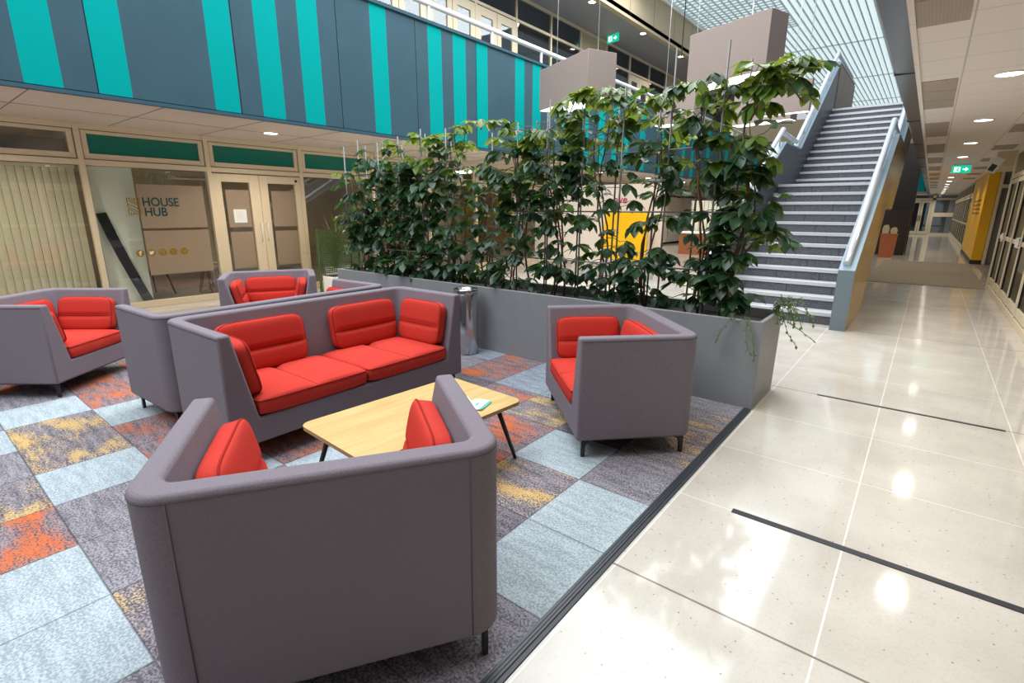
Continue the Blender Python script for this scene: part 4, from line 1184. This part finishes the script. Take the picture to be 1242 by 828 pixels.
def make_seat(name, W, D, Hh, label, cat, loc, rz, group, sofa=False):
    r = empty(name, (*loc, .008), rz, label, cat, group)
    sh = shell_mesh(W, D, Hh).build('upholstered_shell', M['fabric'], r, bevel=.016, segs=3)
    s = MB(); hx, hy = D / 2, W / 2; rc = .10
    for sy in (-1, 1):
        s.tube([(-hx - .0005, sy * (hy - rc - .01), .14), (-hx - .0005, sy * (hy - rc - .01), Hh - .02)], .0022, 5)
    outl = [(hx - .01, hy)] + arc(-hx + rc, hy - rc, rc, PI / 2, PI, 7) + arc(-hx + rc, -hy + rc, rc, PI, 3 * PI / 2, 7) + [(hx - .01, -hy)]
    s.tube([(x_ * 1.0005, y_ * 1.0005, Hh - .020) for x_, y_ in outl], .0024, 5)
    s.build('seam', M['fabric_seam'], sh)
    fr = MB(); fr.box((-hx + .05, -hy + .05, .110), (hx - .05, hy - .05, .128)); fr.build('base_frame', M['black'], r, bevel=.004)
    for sx in (-1, 1):
        for sy in (-1, 1):
            lx, ly = sx * (hx - .055), sy * (hy - .055)
            lg_ = MB(); lg_.box((lx - .014, ly - .010, 0), (lx + .014, ly + .010, .112))
            lg_.prism([(lx - sx * .014, .112), (lx - sx * .014, .062), (lx - sx * .020, .085), (lx - sx * .034, .100), (lx - sx * .065, .112)], 1, ly - .010, ly + .010)
            lg_.build('leg', M['black'], r, bevel=.003)
    # seat cushions
    iw = W - 2 * .175; ds = D - .155
    zc = .29 + .062
    ns = 2 if sofa else 1
    for k in range(ns):
        cw = iw / ns; cy_ = -iw / 2 + cw * (k + .5)
        cushion('seat_cushion', cw - .006, ds, .155, frame_mtx((-hx + .155 + ds / 2 + .008, cy_, zc), (0, 1, 0), (-1, 0, 0)), r, vgrooves=(0.,), rnd=.06)
    zt = zc + .075
    hc = min(.37, Hh - zt - .045)
    sl = (.17 - .085) / (Hh - .29)          # slope of back
    slA = (.185 - .075) / (Hh - .29)        # slope of arms
    zm = zt + hc / 2 - .02
    bx = -hx + .085 + sl * (Hh - zm) + .058
    if sofa:
        for sy in (-1, 1):
            cw = .62; cy_ = sy * (iw / 2 - cw / 2 - .06)
            cushion('back_cushion', cw, hc, .125, frame_mtx((bx, cy_, zm), (0, 1, 0), (-sl, 0, 1)), r, grooves=(-.136,))
    else:
        cw = W - 2 * .175 - .10
        cushion('back_cushion', cw, hc, .125, frame_mtx((bx, 0, zm), (0, 1, 0), (-sl, 0, 1)), r, grooves=(-.136,))
    for sy in (-1, 1):
        ay = sy * (hy - .075 - slA * (Hh - zm) - .056)
        cwd = D - .30 if sofa else D - .27
        cushion('arm_cushion', cwd, hc, .115, frame_mtx((hx - .05 - cwd / 2, ay, zm), (sy, 0, 0), (0, sy * slA, 1)), r, grooves=(-.136,))
    return r


make_seat('armchair', 1.02, .77, .815, 'grey armchair in the foreground seen from behind, its back to the camera', 'armchair', (-1.515, .885), 2.57, 'grey armchairs with red cushions')
make_seat('armchair', 1.10, .76, .79, 'grey armchair at the right between the low table and the planter', 'armchair', (-1.62, 3.17), -2.35, 'grey armchairs with red cushions')
make_seat('armchair', .98, .76, .78, 'grey armchair at the left edge before the blinds, side panel creased', 'armchair', (-5.96, .87), .70, 'grey armchairs with red cushions')
make_seat('armchair', 1.02, .74, .78, 'grey armchair at the back in front of the double door', 'armchair', (-6.09, 2.93), -.50, 'grey armchairs with red cushions')
make_seat('sofa', 1.96, .80, .83, 'grey two-seat sofa with red cushions facing the birch table', 'sofa', (-3.41, 2.08), .012, 'grey sofas standing back to back', True)
make_seat('sofa', 1.96, .76, .825, 'grey sofa with its back against the other sofa, facing the shop fronts', 'sofa', (-4.335, 2.05), 3.19, 'grey sofas standing back to back', True)

# ------------------------------------------------------------------ low table and papers
tb = empty('coffee_table', (-2.14, 1.80, .008), -.06, 'low birch coffee table with rounded corners and black legs between sofa and armchairs', 'table')
TW, TL, TZ = .66, 1.10, .392
def rrect(w_, l_, r_, n=6):
    o = []
    for cx_, cy_, a0 in ((w_ / 2 - r_, l_ / 2 - r_, 0), (-w_ / 2 + r_, l_ / 2 - r_, PI / 2), (-w_ / 2 + r_, -l_ / 2 + r_, PI), (w_ / 2 - r_, -l_ / 2 + r_, 3 * PI / 2)): o += arc(cx_, cy_, r_, a0, a0 + PI / 2, n)
    return o
t = MB(); t.prism(rrect(TW, TL, .06), 2, TZ - .022, TZ)
for f in t.bm.faces:
    if abs(f.calc_center_median().z - TZ) > .001: f.material_index = 1
t.build('table_top', [M['birch'], M['ply']], tb)
f = MB()
for sx in (-1, 1): f.box((sx * (TW / 2 - .10) - .014, -TL / 2 + .11, TZ - .058), (sx * (TW / 2 - .10) + .014, TL / 2 - .11, TZ - .022))
for sy in (-1, 1): f.box((-TW / 2 + .10, sy * (TL / 2 - .125) - .014, TZ - .058), (TW / 2 - .10, sy * (TL / 2 - .125) + .014, TZ - .022))
f.build('under_frame', M['black'], tb)
for sx in (-1, 1):
    for sy in (-1, 1): MB().tube([(sx * (TW / 2 - .10), sy * (TL / 2 - .13), TZ - .03), (sx * (TW / 2 - .035), sy * (TL / 2 - .03), 0)], .014, 10, radii=[.016, .011]).build('leg', M['black'], tb)
rg = random.Random(4)
pa = MB(); N = 7
def paper(mb, cx_, cy_, w_, l_, rot, z, amp, edge_teal):
    G = []; G2 = []
    for j in range(N):
        row = []; row2 = []
        for i in range(N):
            x_ = (i / (N - 1) - .5) * w_; y_ = (j / (N - 1) - .5) * l_; z_ = z + amp * (noise.noise(Vector((x_ * 22 + cx_ * 9, y_ * 22, z * 7))) * .5 + .5)
            X = cx_ + x_ * math.cos(rot) - y_ * math.sin(rot); Y = cy_ + x_ * math.sin(rot) + y_ * math.cos(rot)
            row.append(mb.bm.verts.new((X, Y, z_ + .0015))); row2.append(mb.bm.verts.new((X, Y, z_)))
        G.append(row); G2.append(row2)
    for j in range(N - 1):
        for i in range(N - 1):
            f = mb.bm.faces.new((G[j][i], G[j][i + 1], G[j + 1][i + 1], G[j + 1][i])); f.material_index = 1 if (i == N - 2 and edge_teal) or (edge_teal and i == 2 and j in (2, 3)) else 0
            mb.bm.faces.new((G2[j][i], G2[j + 1][i], G2[j + 1][i + 1], G2[j][i + 1]))
    for k in range(N - 1):
        for a, b_, c, d in ((G[0][k], G2[0][k], G2[0][k + 1], G[0][k + 1]), (G[-1][k + 1], G2[-1][k + 1], G2[-1][k], G[-1][k]), (G[k][0], G[k + 1][0], G2[k + 1][0], G2[k][0]), (G[k + 1][-1], G[k][-1], G2[k][-1], G2[k + 1][-1])):
            mb.bm.faces.new((a, b_, c, d))
paper(pa, 0, 0, .11, .15, .3, .0005, .012, True)
tag(pa.build('leaflet', [M['paper'], M['paper_teal']], loc=(-1.93, 2.09, TZ + .0085)), 'crumpled white leaflet with teal edge on the birch table', 'leaflet')
pa = MB(); paper(pa, 0, 0, .10, .10, 1.0, .0005, .012, False)
tag(pa.build('napkin', M['paper'], loc=(-2.06, 2.08, TZ + .0085)), 'crumpled white napkin beside the leaflet on the birch table', 'napkin')
